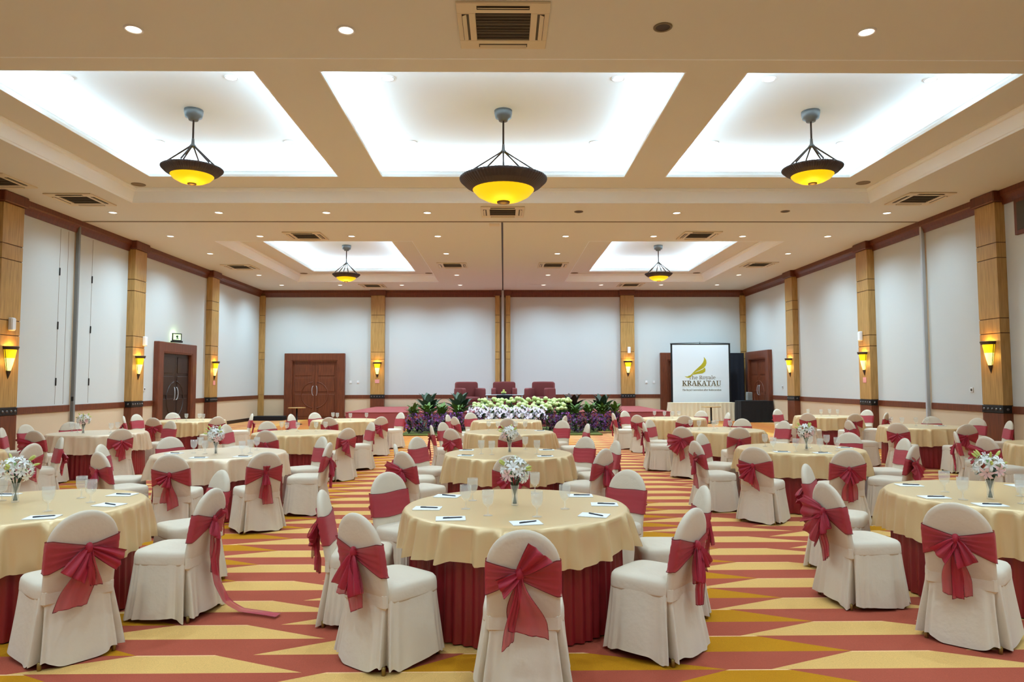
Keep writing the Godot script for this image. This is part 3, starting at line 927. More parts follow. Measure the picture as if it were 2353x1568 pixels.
# a spray of small five-petalled flowers over a mound
func spray(n: int, size: float, wide: float, low: float, high: float, seed_: int) -> ArrayMesh:
	var r := RandomNumberGenerator.new()
	r.seed = seed_
	var st := S()
	st.set_smooth_group(0xFFFFFFFF)
	for i in n:
		var a := r.randf() * TAU
		var q := sqrt(r.randf()) * wide
		var c := Vector3(q * cos(a), r.randf_range(low, high), q * sin(a))
		var out := (Vector3(cos(a) * 0.4, 0.35, sin(a) * 0.4 + 0.5) + Vector3(r.randf_range(-0.4, 0.4), r.randf_range(-0.4, 0.4), r.randf_range(-0.2, 0.4))).normalized()
		var x := out.cross(Vector3.UP).normalized()
		var y := out.cross(x)
		var s := size * r.randf_range(0.75, 1.25)
		for k in 5:
			var t := TAU * k / 5 + a
			var d := x * cos(t) + y * sin(t)
			var e := x * cos(t + 0.55) + y * sin(t + 0.55)
			var f := x * cos(t - 0.55) + y * sin(t - 0.55)
			quad(st, c, c + e * s * 0.62 + out * s * 0.12, c + d * s + out * s * 0.22, c + f * s * 0.62 + out * s * 0.12)
	return done(st)

func build_flowers() -> void:
	var bed := top("flower_bed_base", slab(Vector3(-3.35, 0, -26.3), Vector3(3.2, 0.05, -22.55), 0.02), M.moss, "mossy green base under the flower display before the stage", "base")
	bed.name = "flower_bed_base"
	top("flower_bed_base", slab(Vector3(3.2, 0, -26.3), Vector3(4.5, 0.05, -24.4), 0.02), M.moss, "mossy green base at the right end of the flower display", "base")
	var r := RandomNumberGenerator.new()
	r.seed = 77
	# purple orchids along the front
	var sprays := [spray(90, 0.032, 0.27, 0.04, 0.60, 1), spray(90, 0.032, 0.27, 0.04, 0.66, 2)]
	var sprays2 := [spray(22, 0.034, 0.27, 0.12, 0.62, 3), spray(22, 0.034, 0.27, 0.12, 0.66, 4)]
	var fol := [bush(40, 0.20, 0.06, 5, 0.40), bush(40, 0.20, 0.06, 6, 0.40)]
	var beds := [["left", "front", -3.1, 6, 22.9, 0.0], ["left", "back", -2.88, 5, 23.38, 0.0], ["right", "front", 1.5, 7, 22.9, 0.24], ["right", "back", 1.72, 6, 23.4, 0.22]]
	for q in beds:
		for k in q[3]:
			var t := thing("orchid_plant", "purple orchid plant of the %s flower bed, %s from the left in the %s row" % [q[0], ordinal(k + 1), q[1]], "plant", Vector3(q[2] + k * 0.43, 0.05, -(q[4] + q[5] * maxf(0.0, k - 2.0))), r.randf() * TAU, "purple orchids in the %s bed" % q[0])
			put("foliage", fol[k % 2], M.leaf_dark, t)
			tag(put("flowers", sprays[k % 2], M.bloom_purple, t), "", "", "", "stuff")
			tag(put("bright_flowers", sprays2[k % 2], M.bloom_violet, t), "", "", "", "stuff")
	# white orchids in the middle
	var wsp := [spray(46, 0.050, 0.20, 0.40, 0.86, 8), spray(46, 0.050, 0.20, 0.44, 0.90, 9)]
	for k in 8:
		var t := thing("white_orchid_plant", "white and pink orchid plant in the middle bed, %s from the left" % ordinal(k + 1), "plant", Vector3(-1.0 + 0.32 * k, 0.05, -(23.05 + 0.10 * (k % 2))), 0.0, "white orchids in the middle bed")
		put("foliage", fol[k % 2], M.leaf_dark, t, Vector3(0, 0.0, 0), Vector3.ZERO, Vector3(0.9, 1.5, 0.9))
		tag(put("flowers", wsp[k % 2], M.bloom_white, t), "", "", "", "stuff")
	# lime hydrangeas behind them
	var ball := [puff(0.07, 1), puff(0.06, 2), puff(0.08, 3)]
	for k in 14:
		var x := -0.85 + 0.46 * (k % 7) + (0.2 if k > 6 else 0.0)
		var d := 23.65 if k < 7 else 24.2
		var hy := 0.84 if k < 7 else 1.02
		var t := thing("hydrangea_plant", "pale lime hydrangea plant in the %s row, %s from the left" % ["front" if k < 7 else "back", ordinal(k % 7 + 1)], "plant", Vector3(x, 0.05, -d), 0.0, "lime hydrangeas before the stage")
		put("foliage", fol[k % 2], M.leaf_green, t, Vector3(0, hy - 0.55, 0), Vector3(0, k * 0.9, 0), Vector3(1.3, 1.0, 1.3))
		put("stem", tubed([Vector3.ZERO, Vector3(0, hy, 0)], 0.02, 6), M.stem, t)
		for q in 9:
			var an := TAU * q / 8 + k
			var rr := (0.20 if q % 2 else 0.13) if q else 0.0
			put("bloom", ball[(q + k) % 3], M.bloom_lime, t, Vector3(rr * cos(an), hy + r.randf_range(-0.09, 0.10), rr * sin(an)))
	# leafy green plants in front of the large ones
	var low := [bush(44, 0.34, 0.12, 21, 0.36), bush(44, 0.34, 0.11, 22, 0.36)]
	var gx := [-3.1, -2.6, -2.1, -1.6, 1.95, 2.45, 2.95, 3.45, 3.95]
	for k in gx.size():
		var x: float = gx[k]
		var t := thing("leafy_plant", "bright green leafy plant in the %s bed, %s from the left" % ["left" if x < 0 else "right", ordinal(k + 1 if x < 0 else k - 3)], "plant", Vector3(x, 0.05, -(23.9 + (maxf(0.0, x - 2.0) * 0.45))), 0.0, "green plants in the flower bed")
		put("foliage", low[k % 2], M.leaf_green, t, Vector3(0, 0.40, 0), Vector3(0, k * 1.3, 0))
		put("stem", tubed([Vector3(0, 0, 0), Vector3(0, 0.5, 0)], 0.02, 6), M.stem, t)
	# large rosette plants at the back, leaf by leaf
	var big := leafed(0.64, 0.20, 0.36, 0.22)
	var mid := leafed(0.52, 0.19, 0.56, 0.22)
	for p in [[-2.66, 24.75, 0.66, "grey green rosette plant at the far left of the flower bed", M.leaf_grey, 1.0], [-1.55, 24.75, 0.68, "grey green rosette plant below the left armchair", M.leaf_grey, 1.0], [2.45, 24.9, 0.62, "dark red rosette plant right of the hydrangeas", M.leaf_red, 1.0], [3.55, 25.2, 0.60, "dark green rosette plant at the right end", M.leaf_dark, 1.0]]:
		var t := thing("rosette_plant", p[3], "plant", Vector3(p[0], 0.05, -p[1]), 0.0, "large rosette plants in the flower bed")
		put("stem", tubed([Vector3.ZERO, Vector3(0, p[2], 0)], 0.04, 8), M.stem, t)
		for k in 26:
			var an := k * 2.4
			var up := k >= 13
			put("leaf", mid if up else big, p[4] if k % 4 else (M.leaf_dark if p[4] != M.leaf_dark else M.leaf_grey), t, Vector3(0, p[2] - 0.16 + 0.008 * k, 0), Vector3(-0.45 if k > 19 else -0.12 if up else -0.1 - 0.02 * k, an, 0), Vector3(1.35, 1.15, 1.3))

# ------------------------------------------------------------------ projection screen and the things in the corners
func pleated(w: float, deep: float, h: float, flare: float, pleats: float, amp: float) -> ArrayMesh:
	# a cloth skirt round three sides and the back of a table, with its top
	var st := S()
	var loop := PackedVector2Array()
	var nx := int(w / 0.02); var nz := int(deep / 0.02)
	for k in nx: loop.append(Vector2(-w / 2 + w * k / nx, deep / 2))
	for k in nz: loop.append(Vector2(w / 2, deep / 2 - deep * k / nz))
	for k in nx: loop.append(Vector2(w / 2 - w * k / nx, -deep / 2))
	for k in nz: loop.append(Vector2(-w / 2, -deep / 2 + deep * k / nz))
	var rows := []
	for v in 5:
		var t := v / 4.0
		var row := PackedVector3Array()
		for k in loop.size():
			var q := loop[k]
			var o := Vector2(q.x / (w / 2), q.y / (deep / 2))
			var a := amp * (0.25 + 0.75 * t) * sin(k * 0.02 * pleats * TAU) + flare * t
			var dir := Vector2(o.x if absf(o.x) > 0.999 else 0.0, o.y if absf(o.y) > 0.999 else 0.0).normalized()
			row.append(Vector3(q.x + dir.x * a, h - t * (h - 0.012), q.y + dir.y * a))
		rows.append(row)
	grid(st, rows, true)
	bx(st, Vector3(0, h, 0), Vector3(w + 0.01, 0.016, deep + 0.01), 0.004)
	return done(st)

func word(txt: String, font_size: float, serif: bool, bold: bool, deep := 0.004, slant := 0.0) -> TextMesh:
	var f := SystemFont.new()
	f.font_names = PackedStringArray(["Droid Serif" if serif else "Droid Sans"])
	f.font_weight = 700 if bold else 400
	f.font_italic = slant != 0.0
	var t := TextMesh.new()
	t.text = txt
	t.font = f
	t.font_size = 64
	t.pixel_size = font_size / 64.0
	t.depth = deep
	return t

func build_screen_corner() -> void:
	var tb := thing("skirted_table", "long table with a pleated cream skirt under the projection screen", "table", Vector3(8.76, 0, -30.9))
	put("skirt", pleated(2.86, 0.6, 0.80, 0.10, 5.5, 0.022), M.skirt_cream, tb)
	var s := thing("projection_screen", "white projection screen with a gold logo and black border", "screen", Vector3(9.0, 0, -31.75))
	var w := 2.66; var y0 := 0.74; var y1 := 3.42
	put("screen_sheet", slab(Vector3(-w / 2, y0, 0), Vector3(w / 2, y1, 0.012), 0.002), M.screen_cloth, s)
	for x in [-1, 1]:
		put("side_border", slab(Vector3(x * w / 2 - 0.035, y0, -0.004), Vector3(x * w / 2 + 0.045, y1 + 0.04, 0.016), 0.002), M.black_cloth, s)
	put("top_border", slab(Vector3(-w / 2 - 0.04, y1, -0.004), Vector3(w / 2 + 0.04, y1 + 0.05, 0.016), 0.002), M.black_cloth, s)
	put("top_bar", tubed([Vector3(-w / 2 - 0.05, y1 + 0.06, 0), Vector3(0, y1 + 0.10, 0), Vector3(w / 2 + 0.05, y1 + 0.06, 0)], 0.018, 8), M.pewter, s)
	put("stand_pole", tubed([Vector3(0, 0.0, -0.06), Vector3(0, y1 + 0.14, -0.06)], 0.02, 8), M.black_metal, s)
	for x in [-1, 1]:
		put("foot", tubed([Vector3(0, 0.35, -0.06), Vector3(x * 0.5, 0.02, -0.1)], 0.015, 6), M.black_metal, s)
	# logo: two feather shapes and the lettering, printed on the sheet
	var z := 0.013
	var big := PackedVector2Array([Vector2(-0.74, 1.98), Vector2(-0.62, 1.965), Vector2(-0.50, 2.0), Vector2(-0.42, 2.07), Vector2(-0.30, 2.20), Vector2(-0.14, 2.35), Vector2(0.02, 2.49), Vector2(0.12, 2.62), Vector2(0.165, 2.74), Vector2(0.155, 2.86), Vector2(0.21, 2.80), Vector2(0.265, 2.70), Vector2(0.275, 2.58), Vector2(0.235, 2.46), Vector2(0.14, 2.36), Vector2(-0.02, 2.27), Vector2(-0.20, 2.20), Vector2(-0.36, 2.09), Vector2(-0.46, 1.94), Vector2(-0.56, 1.90), Vector2(-0.66, 1.93)])
	var small := PackedVector2Array([Vector2(-0.40, 2.04), Vector2(-0.28, 2.14), Vector2(-0.08, 2.21), Vector2(0.10, 2.29), Vector2(0.19, 2.38), Vector2(0.225, 2.28), Vector2(0.20, 2.18), Vector2(0.08, 2.11), Vector2(-0.12, 2.09), Vector2(-0.28, 2.06)])
	put("logo_feather", plate(big, 0.003), M.logo_gold, s, Vector3(0, 0, z))
	put("logo_feather", plate(small, 0.003), M.logo_gold, s, Vector3(0, 0, z))
	put("lettering", word("The Royale", 0.235, true, false, 0.003, 0.2), M.logo_brown, s, Vector3(0.06, 1.915, z))
	var k := put("lettering", word("KRAKATAU", 0.325, true, true, 0.003), M.logo_brown, s, Vector3(0.03, 1.655, z))
	fit(k, 1.78)
	var g := put("lettering", word("HOTEL   CONVENTION   HALL", 0.09, false, false, 0.002), M.logo_grey, s, Vector3(0.03, 1.505, z))
	fit(g, 1.78)
	var g2 := put("lettering", word("The Royal Convention after Redecoration", 0.12, true, true, 0.002, 0.2), M.logo_brown, s, Vector3(0.04, 1.35, z))
	fit(g2, 1.78)
	var pn := thing("cloth_panel", "tall dark navy cloth panel behind the screen", "panel", Vector3(10.72, 0, -32.3))
	put("cloth", pleated(0.85, 0.25, 3.05, 0.0, 4.0, 0.012), M.navy_cloth, pn)
	var bt := thing("black_table", "long table draped to the floor in black cloth by the right door", "table", Vector3(10.76, 0, -29.95))
	put("drape", pleated(1.36, 0.8, 0.90, 0.03, 3.0, 0.010), M.black_cloth, bt)
	var bxp := top("speaker_box", box(Vector3(0.22, 0.36, 0.22), 0.02, Vector3(0, 0.18, 0)), M.grey_post, "small grey box standing on the black draped table", "box", Vector3(10.62, 0.909, -30.1))
	bxp.rotation.y = 0.1
	# small round bar table standing before the carved door, another before the screen
	for p in [[-8.55, 29.0, 0.70, "small round bar table before the carved double door", 0.35], [8.60, 28.9, 0.70, "small round bar table before the skirted table", 0.40]]:
		var b := thing("bar_table", p[3], "table", Vector3(p[0], 0, -p[1]), 0.0, "small bar tables")
		put("table_top", lathed([[0.0, p[2]], [p[4] - 0.01, p[2]], [p[4], p[2] - 0.01], [p[4], p[2] - 0.03], [0.0, p[2] - 0.03]], 24), M.veneer, b)
		put("column", tubed([Vector3(0, 0.03, 0), Vector3(0, p[2] - 0.03, 0)], 0.035, 10), M.black_metal, b)
		put("foot", lathed([[0.0, 0.0], [0.22, 0.0], [0.22, 0.02], [0.05, 0.04], [0.0, 0.04]], 20), M.black_metal, b)
	var pl := thing("black_plinth", "low black plinth in the far left corner", "plinth", Vector3(-10.75, 0, -32.3))
	put("box", box(Vector3(1.35, 0.20, 0.6), 0.02, Vector3(0, 0.10, 0)), M.black_cloth, pl)

func fit(o: MeshInstance3D, wide: float) -> void:
	var b := o.mesh.get_aabb()
	if b.size.x > 0.01: o.scale.x = wide / b.size.x

# ------------------------------------------------------------------ tables
# [x, distance, where it stands, drop of the cloth, cream cloth]
const TABLES := {
	"T1": [0.09, 5.30, "the front centre table", 0.25, false], "T2": [-3.65, 5.40, "the front left table", 0.34, false], "T3": [4.07, 5.75, "the front right table", 0.33, false],
	"T4": [0.06, 9.22, "the second centre table", 0.32, false], "T5": [0.10, 13.2, "the third centre table", 0.32, false], "T6": [0.08, 17.05, "the centre table nearest the flowers", 0.34, false],
	"T7": [-3.76, 9.35, "the cream-topped table left of centre", 0.29, true], "T8": [4.12, 9.72, "the second table right of centre", 0.32, false],
	"T9": [-3.85, 13.2, "the third table left of centre", 0.34, false], "T10": [-3.95, 17.6, "the fourth table left of centre", 0.32, false],
	"T11": [-7.65, 13.3, "the cream-topped table by the left wall", 0.32, true], "T12": [-7.85, 17.6, "the table before the dark left door", 0.34, false],
	"T13": [4.20, 13.6, "the third table right of centre", 0.42, false], "T14": [4.37, 18.05, "the fourth table right of centre", 0.50, false],
	"T15": [8.70, 14.4, "the table by the right wall post", 0.34, false], "T16": [8.75, 18.8, "the farthest table by the right wall", 0.34, false],
	"T17": [8.36, 10.2, "the table at the right edge", 0.34, false], "T18": [-7.64, 9.40, "the table at the left edge", 0.34, false],
}
# chairs round each table: [angle of the chair seen from the table, 0 towards the camera; distance of the chair's top; bow]
const CHAIRS := {
	"T1": [[1, 1.54, 0], [-44, 1.40, 1], [-85, 1.38, 5], [-128, 1.40, 6], [50, 1.39, 7], [91, 1.42, 8], [134, 1.42, 6]],
	"T2": [[46, 1.47, 2], [86, 1.49, 3], [131, 1.48, 8], [-60, 1.5, 6]],
	"T3": [[-43, 1.68, 4], [-79, 1.59, 5], [-129, 1.51, 6], [50, 1.5, 6]],
	"T4": [[1, 1.63, 6], [-47, 1.68, 5], [-83, 1.47, 7], [-127, 1.65, 6], [129, 1.42, 6], [52, 1.42, 7], [97, 1.47, 8]],
	"T5": [[-83, 1.45, 8], [-122, 1.55, 6], [-42, 1.53, 6], [0, 1.56, 7], [140, 1.75, 6], [95, 1.51, 7]],
	"T6": [[-99, 1.49, 6], [-146, 1.70, 6], [-57, 1.42, 7], [0, 1.63, 6], [71, 1.42, 8]],
	"T7": [[-80, 1.38, 6], [-37, 1.52, 7], [2, 1.54, 9], [39, 1.65, 10], [-131, 1.54, 6], [132, 1.47, 6], [87, 1.46, 7]],
	"T8": [[-41, 1.68, 11], [-4, 1.63, 4], [-77, 1.60, 8], [-130, 1.42, 6], [131, 1.65, 6], [89, 1.40, 6], [41, 1.46, 5]],
	"T9": [[50, 1.42, 11], [-4, 1.49, 7], [-142, 1.66, 6], [127, 1.49, 8], [-101, 1.51, 6]],
	"T10": [[42, 1.64, 11], [130, 1.60, 6], [-2, 1.42, 7], [-137, 1.61, 6], [-97, 1.43, 8]],
	"T11": [[-9, 1.42, 5], [-103, 1.64, 6], [-63, 1.49, 7], [-133, 1.71, 6], [43, 1.42, 6], [156, 1.61, 8]],
	"T12": [[-8, 1.42, 6], [-142, 1.72, 6], [48, 1.42, 7], [-105, 1.62, 8], [-67, 1.42, 6], [113, 1.42, 9]],
	"T13": [[-41, 1.62, 5], [-4, 1.47, 7], [146, 1.71, 6], [-136, 1.61, 6], [-93, 1.45, 8], [110, 1.60, 6]],
	"T14": [[-45, 1.61, 9], [-3, 1.56, 6], [137, 1.61, 6], [-141, 1.63, 8], [-89, 1.55, 7], [92, 1.42, 6]],
	"T15": [[-46, 1.64, 6], [-6, 1.60, 11], [111, 1.67, 7], [70, 1.52, 8], [144, 1.71, 6], [-85, 1.63, 6]],
	"T16": [[-42, 1.64, 7], [-3, 1.61, 9], [118, 1.71, 6], [46, 1.42, 8], [-150, 1.64, 5]],
	"T17": [[-121, 1.42, 9], [-80, 1.49, 5], [-35, 1.6, 6]],
	"T18": [[86, 1.42, 11], [130, 1.5, 6]],
}
const GLASSES := {
	"T1": [[-0.369, -0.154], [-0.334, 0.203], [-0.201, -0.409], [0.137, -0.464], [0.354, -0.172], [0.167, 0.533]], "T2": [[0.357, -0.267], [0.251, 0.308], [0.448, 0.098], [-0.308, 0.198]],
	"T3": [[-0.389, 0.085], [-0.493, -0.304], [-0.163, -0.487], [0.073, -0.151]], "T4": [[-0.351, -0.14], [-0.214, -0.254], [0.235, 0.428], [0.369, -0.165]],
	"T5": [[-0.392, 0.411], [-0.214, 0.341], [0.13, 0.325], [0.313, 0.256]], "T6": [[-0.374, 0.107], [0.372, 0.067]],
	"T7": [[-0.338, -0.027], [-0.435, 0.395], [-0.138, -0.147], [0.416, -0.053], [0.353, 0.367], [0.39, -0.275]], "T8": [[-0.385, 0.262], [-0.49, -0.313], [-0.262, -0.5], [0.165, 0.045], [0.056, -0.511], [0.426, 0.098], [0.362, -0.343]],
	"T9": [[-0.449, 0.406], [-0.272, 0.157], [-0.099, 0.269], [0.255, 0.253], [0.408, 0.367]], "T10": [[-0.379, 0.186], [-0.217, -0.031], [0.157, -0.254], [0.519, -0.071]],
	"T11": [[-0.564, 0.12], [-0.382, -0.005], [0.261, -0.033], [0.186, 0.325]], "T12": [[-0.134, -0.429], [0.016, -0.236], [0.344, -0.254], [0.5, -0.401]],
	"T13": [[-0.52, 0.148], [-0.40, -0.017], [-0.146, -0.124], [0.028, 0.253], [0.21, -0.014]], "T14": [[-0.439, 0.148], [-0.232, -0.088], [-0.021, -0.1], [0.19, 0.112]],
	"T15": [[-0.46, 0.396], [-0.335, 0.203], [-0.113, 0.081], [0.197, 0.214]], "T16": [[-0.377, 0.344], [-0.138, 0.077], [0.203, 0.306], [0.301, 0.051]],
}
const PADS := {
	"T1": [[-0.548, 0.418, 30], [-0.65, -0.129, 10], [-0.45, -0.522, -12], [0.055, -0.679, -30], [0.534, -0.427, 50], [0.667, 0.002, 12], [0.529, 0.412, 4]], "T2": [[0.477, -0.51, -28], [0.66, -0.024, 30], [0.499, 0.455, 8], [-0.482, 0.48, 0]],
	"T3": [[-0.47, 0.459, 20], [-0.648, -0.187, 5], [-0.447, -0.538, 12], [0.489, 0.407, -10]], "T4": [[-0.57, 0.365, 5], [-0.542, -0.35, 10], [0.525, 0.356, -6], [0.459, -0.459, -8]],
	"T7": [[-0.008, -0.628, -5], [0.48, -0.504, 6], [-0.572, -0.076, 12]], "T8": [[-0.459, -0.517, 8], [0.001, -0.68, -6], [0.637, 0.024, 4]], "T13": [[0.481, 0.232, 4]], "T5": [[0.586, 0.182, 0]], "T15": [[0.386, 0.062, 3]],
}
const VASES := {"T1": [-0.008, 0.001], "T2": [-0.155, 0.133], "T3": [-0.253, -0.269], "T4": [0.016, 0.016], "T7": [0.023, -0.20], "T8": [0.0, -0.22], "T11": [-0.134, -0.242]}
const TOP_Y := 0.78
const TR := 0.83

func tablecloth(drop: float, seed_: int) -> ArrayMesh:
	var r := RandomNumberGenerator.new()
	r.seed = seed_
	var ph := []
	for i in 8: ph.append(r.randf() * TAU)
	var n := 300
	var rows := []
	for q in [[0.0, 0.0], [0.4, 0.0], [0.7, 0.0], [TR - 0.03, 0.0], [TR - 0.008, -0.003], [TR + 0.004, -0.012]]:
		var row := PackedVector3Array()
		for j in n:
			var t := TAU * j / n
			row.append(Vector3(q[0] * cos(t), TOP_Y + q[1], q[0] * sin(t)))
		rows.append(row)
	for i in range(1, 12):
		var v := i / 11.0
		var row := PackedVector3Array()
		for j in n:
			var t := TAU * j / n
			var f := 0.5 * sin(9.0 * t + ph[0]) + 0.4 * sin(14.0 * t + ph[1] + 0.4 * v) + 0.45 * sin(23.0 * t + ph[2] + 0.9 * sin(3.0 * t)) + 0.42 * sin(41.0 * t + ph[3] + 0.8 * sin(5.0 * t)) + 0.2 * sin(63.0 * t + ph[7] + sin(4.0 * t))
			f = maxf(f * (0.75 + 0.35 * sin(3.0 * t + ph[4])), -0.35)
			var rad: float = TR + 0.006 + 0.030 * v + (0.008 + 0.050 * pow(v, 0.55)) * f + 0.004 * sin(6.0 * v + 17.0 * t + ph[5]) * v
			rad = maxf(rad, 0.822)
			var y: float = TOP_Y - 0.012 - (drop - 0.012 + 0.018 * sin(4.0 * t + ph[6]) + 0.010 * f) * v
			row.append(Vector3(rad * cos(t), y, rad * sin(t)))
		rows.append(row)
	var st := S()
	grid(st, rows, true)
	return done(st)

func table_skirt(seed_: int) -> ArrayMesh:
	var r := RandomNumberGenerator.new()
	r.seed = seed_
	var n := 360
	var rows := []
	for i in 7:
		var v := i / 6.0
		var row := PackedVector3Array()
		for j in n:
			var t := TAU * j / n
			var f := sin(58.0 * t + 1.5 * sin(5.0 * t)) * (0.5 + 0.5 * v) + 0.4 * sin(21.0 * t + 2.0) * v
			var rad := 0.775 + 0.012 * v + 0.013 * f
			row.append(Vector3(rad * cos(t), 0.755 - 0.745 * v, rad * sin(t)))
		rows.append(row)
	var st := S()
	grid(st, rows, true)
	return done(st)

func build_tables() -> void:
	make_chair_meshes()
	var skirts := [table_skirt(1), table_skirt(2)]
	var board := lathed([[0.0, 0.758], [0.80, 0.758], [0.805, 0.765], [0.80, 0.772], [0.0, 0.772]], 48)
	var goblet := lathed([[0.0, 0.004], [0.034, 0.0015], [0.035, 0.004], [0.010, 0.010], [0.005, 0.022], [0.005, 0.058], [0.016, 0.066], [0.034, 0.084], [0.041, 0.112], [0.042, 0.14], [0.041, 0.176], [0.0395, 0.176], [0.040, 0.138], [0.038, 0.114], [0.030, 0.088], [0.0, 0.072]], 20)
	var pad := box(Vector3(0.20, 0.006, 0.14), 0.001, Vector3(0, 0.003, 0))
	var pen_body := tubed([Vector3(-0.062, 0, 0), Vector3(0.062, 0, 0), Vector3(0.071, 0, 0)], [0.004, 0.004, 0.0012], 8)
	var pen_clip := box(Vector3(0.04, 0.002, 0.003), 0.0005, Vector3(-0.038, 0.005, 0))
	make_lily_meshes()
	var i := 0
	for key in TABLES:
		i += 1
		var T: Array = TABLES[key]
		var c := Vector3(T[0], 0, -T[1])
		var t := thing("banquet_table", "round banquet table with a maroon pleated skirt, " + T[2], "table", c, i * 1.7, "round banquet tables")
		put("table_top", board, M.veneer, t)
		put("table_skirt", skirts[i % 2], M.maroon_satin, t)
		for k in 4:
			var an := k * PI / 2 + 0.4
			put("leg", tubed([Vector3(0.5 * cos(an), 0.0, 0.5 * sin(an)), Vector3(0.42 * cos(an), 0.758, 0.42 * sin(an))], 0.018, 8), M.black_metal, t)
		top("tablecloth", tablecloth(T[3], 40 + i), M.cream_satin if T[4] else M.gold_satin, ("pale cream" if T[4] else "gold") + " satin cloth draped over " + T[2], "tablecloth", c, 0.0, "satin tablecloths")
		var ci := 0
		var taken := {}
		for a in CHAIRS[key]:
			place_chair(c, a[0], a[1], a[2], T[2], taken)
			ci += 1
		if GLASSES.has(key):
			var list: Array = GLASSES[key].duplicate()
			list.sort_custom(func(p, q): return p[0] < q[0])
			for n in list.size():
				top("water_goblet", goblet, M.clear_glass, "stemmed water glass on %s, %s from the left" % [T[2], ordinal(n + 1)], "glass", c + Vector3(list[n][0], TOP_Y + 0.0005, -list[n][1]), n * 0.7, "water glasses on the tables")
		if PADS.has(key):
			var list: Array = PADS[key].duplicate()
			list.sort_custom(func(p, q): return p[0] < q[0])
			for n in list.size():
				var at := c + Vector3(list[n][0], TOP_Y + 0.0005, -list[n][1])
				var turn := deg_to_rad(-list[n][2] * 0.4)
				top("notepad", pad, M.paper, "white notepad on %s, %s from the left" % [T[2], ordinal(n + 1)], "notepad", at, turn, "white notepads on the tables")
				var pn := thing("pen", "dark pen on the %s notepad of %s" % [ordinal(n + 1), T[2]], "pen", at + Vector3(0.01, 0.0105, 0.005), deg_to_rad(-list[n][2]), "pens on the notepads")
				put("barrel", pen_body, M.pen, pn)
				put("clip", pen_clip, M.silver, pn)
		if VASES.has(key):
			var v: Array = VASES[key]
			bouquet(c + Vector3(v[0], TOP_Y, -v[1]), T[2], i)

# ------------------------------------------------------------------ covered chairs
var chair := {}
# bows seen from behind: knot x, loops [angle, length, half width], tails [sideways drift, length, half width at the end, slant]
const BOWS := [
	{"knot": -0.02, "loops": [[52, 0.15, 0.062], [205, 0.09, 0.04]], "tails": [[0.045, 0.31, 0.085, 0.02], [-0.06, 0.37, 0.026, -0.03]]},
	{"knot": 0.0, "loops": [[248, 0.17, 0.055], [292, 0.19, 0.05]], "tails": [[-0.07, 0.26, 0.075, 0.0], [0.03, 0.33, 0.055, -0.03]]},
	{"knot": 0.02, "loops": [[335, 0.16, 0.05], [235, 0.14, 0.06]], "tails": [[-0.09, 0.34, 0.08, 0.0], [0.04, 0.23, 0.028, 0.0]]},
	{"knot": 0.0, "loops": [[60, 0.07, 0.035], [240, 0.09, 0.04]], "tails": [[0.02, 0.40, 0.045, 0.03]], "trail": true},
	{"knot": 0.0, "loops": [[225, 0.11, 0.05], [300, 0.12, 0.05]], "tails": [[-0.03, 0.36, 0.05, 0.01], [0.03, 0.36, 0.045, -0.02]]},
	{"knot": -0.01, "loops": [[178, 0.20, 0.085], [235, 0.20, 0.085], [310, 0.12, 0.06]], "tails": [[0.02, 0.35, 0.04, -0.03]]},
	{"knot": 0.0, "loops": [[215, 0.12, 0.05], [325, 0.12, 0.05]], "tails": [[-0.03, 0.26, 0.045, 0.02], [0.03, 0.31, 0.045, -0.02]]},
	{"knot": 0.0, "loops": [[250, 0.16, 0.045], [300, 0.10, 0.04]], "tails": [[0.02, 0.36, 0.042, 0.01], [-0.02, 0.22, 0.035, 0.0]]},
	{"knot": 0.01, "loops": [[20, 0.12, 0.05], [290, 0.16, 0.05]], "tails": [[0.06, 0.38, 0.048, 0.03]]},
	{"knot": 0.0, "loops": [[205, 0.10, 0.035], [260, 0.09, 0.04]], "tails": [[-0.05, 0.30, 0.035, 0.0], [0.04, 0.36, 0.05, -0.03]]},
	{"knot": 0.0, "loops": [[90, 0.07, 0.03], [270, 0.10, 0.04]], "tails": [[0.03, 0.36, 0.05, 0.0], [-0.03, 0.30, 0.04, 0.02]]},
	{"knot": -0.02, "loops": [[200, 0.13, 0.07], [245, 0.15, 0.07]], "tails": [[0.02, 0.26, 0.045, 0.03]]},
]

func back_half(y: float) -> float:
	return 0.2 if y < 0.72 else 0.2 * sqrt(maxf(0.0, 1.0 - pow((y - 0.72) / 0.2, 2.0)))

func back_z(y: float) -> float:
	return -0.205 - (y - 0.45) * 0.19

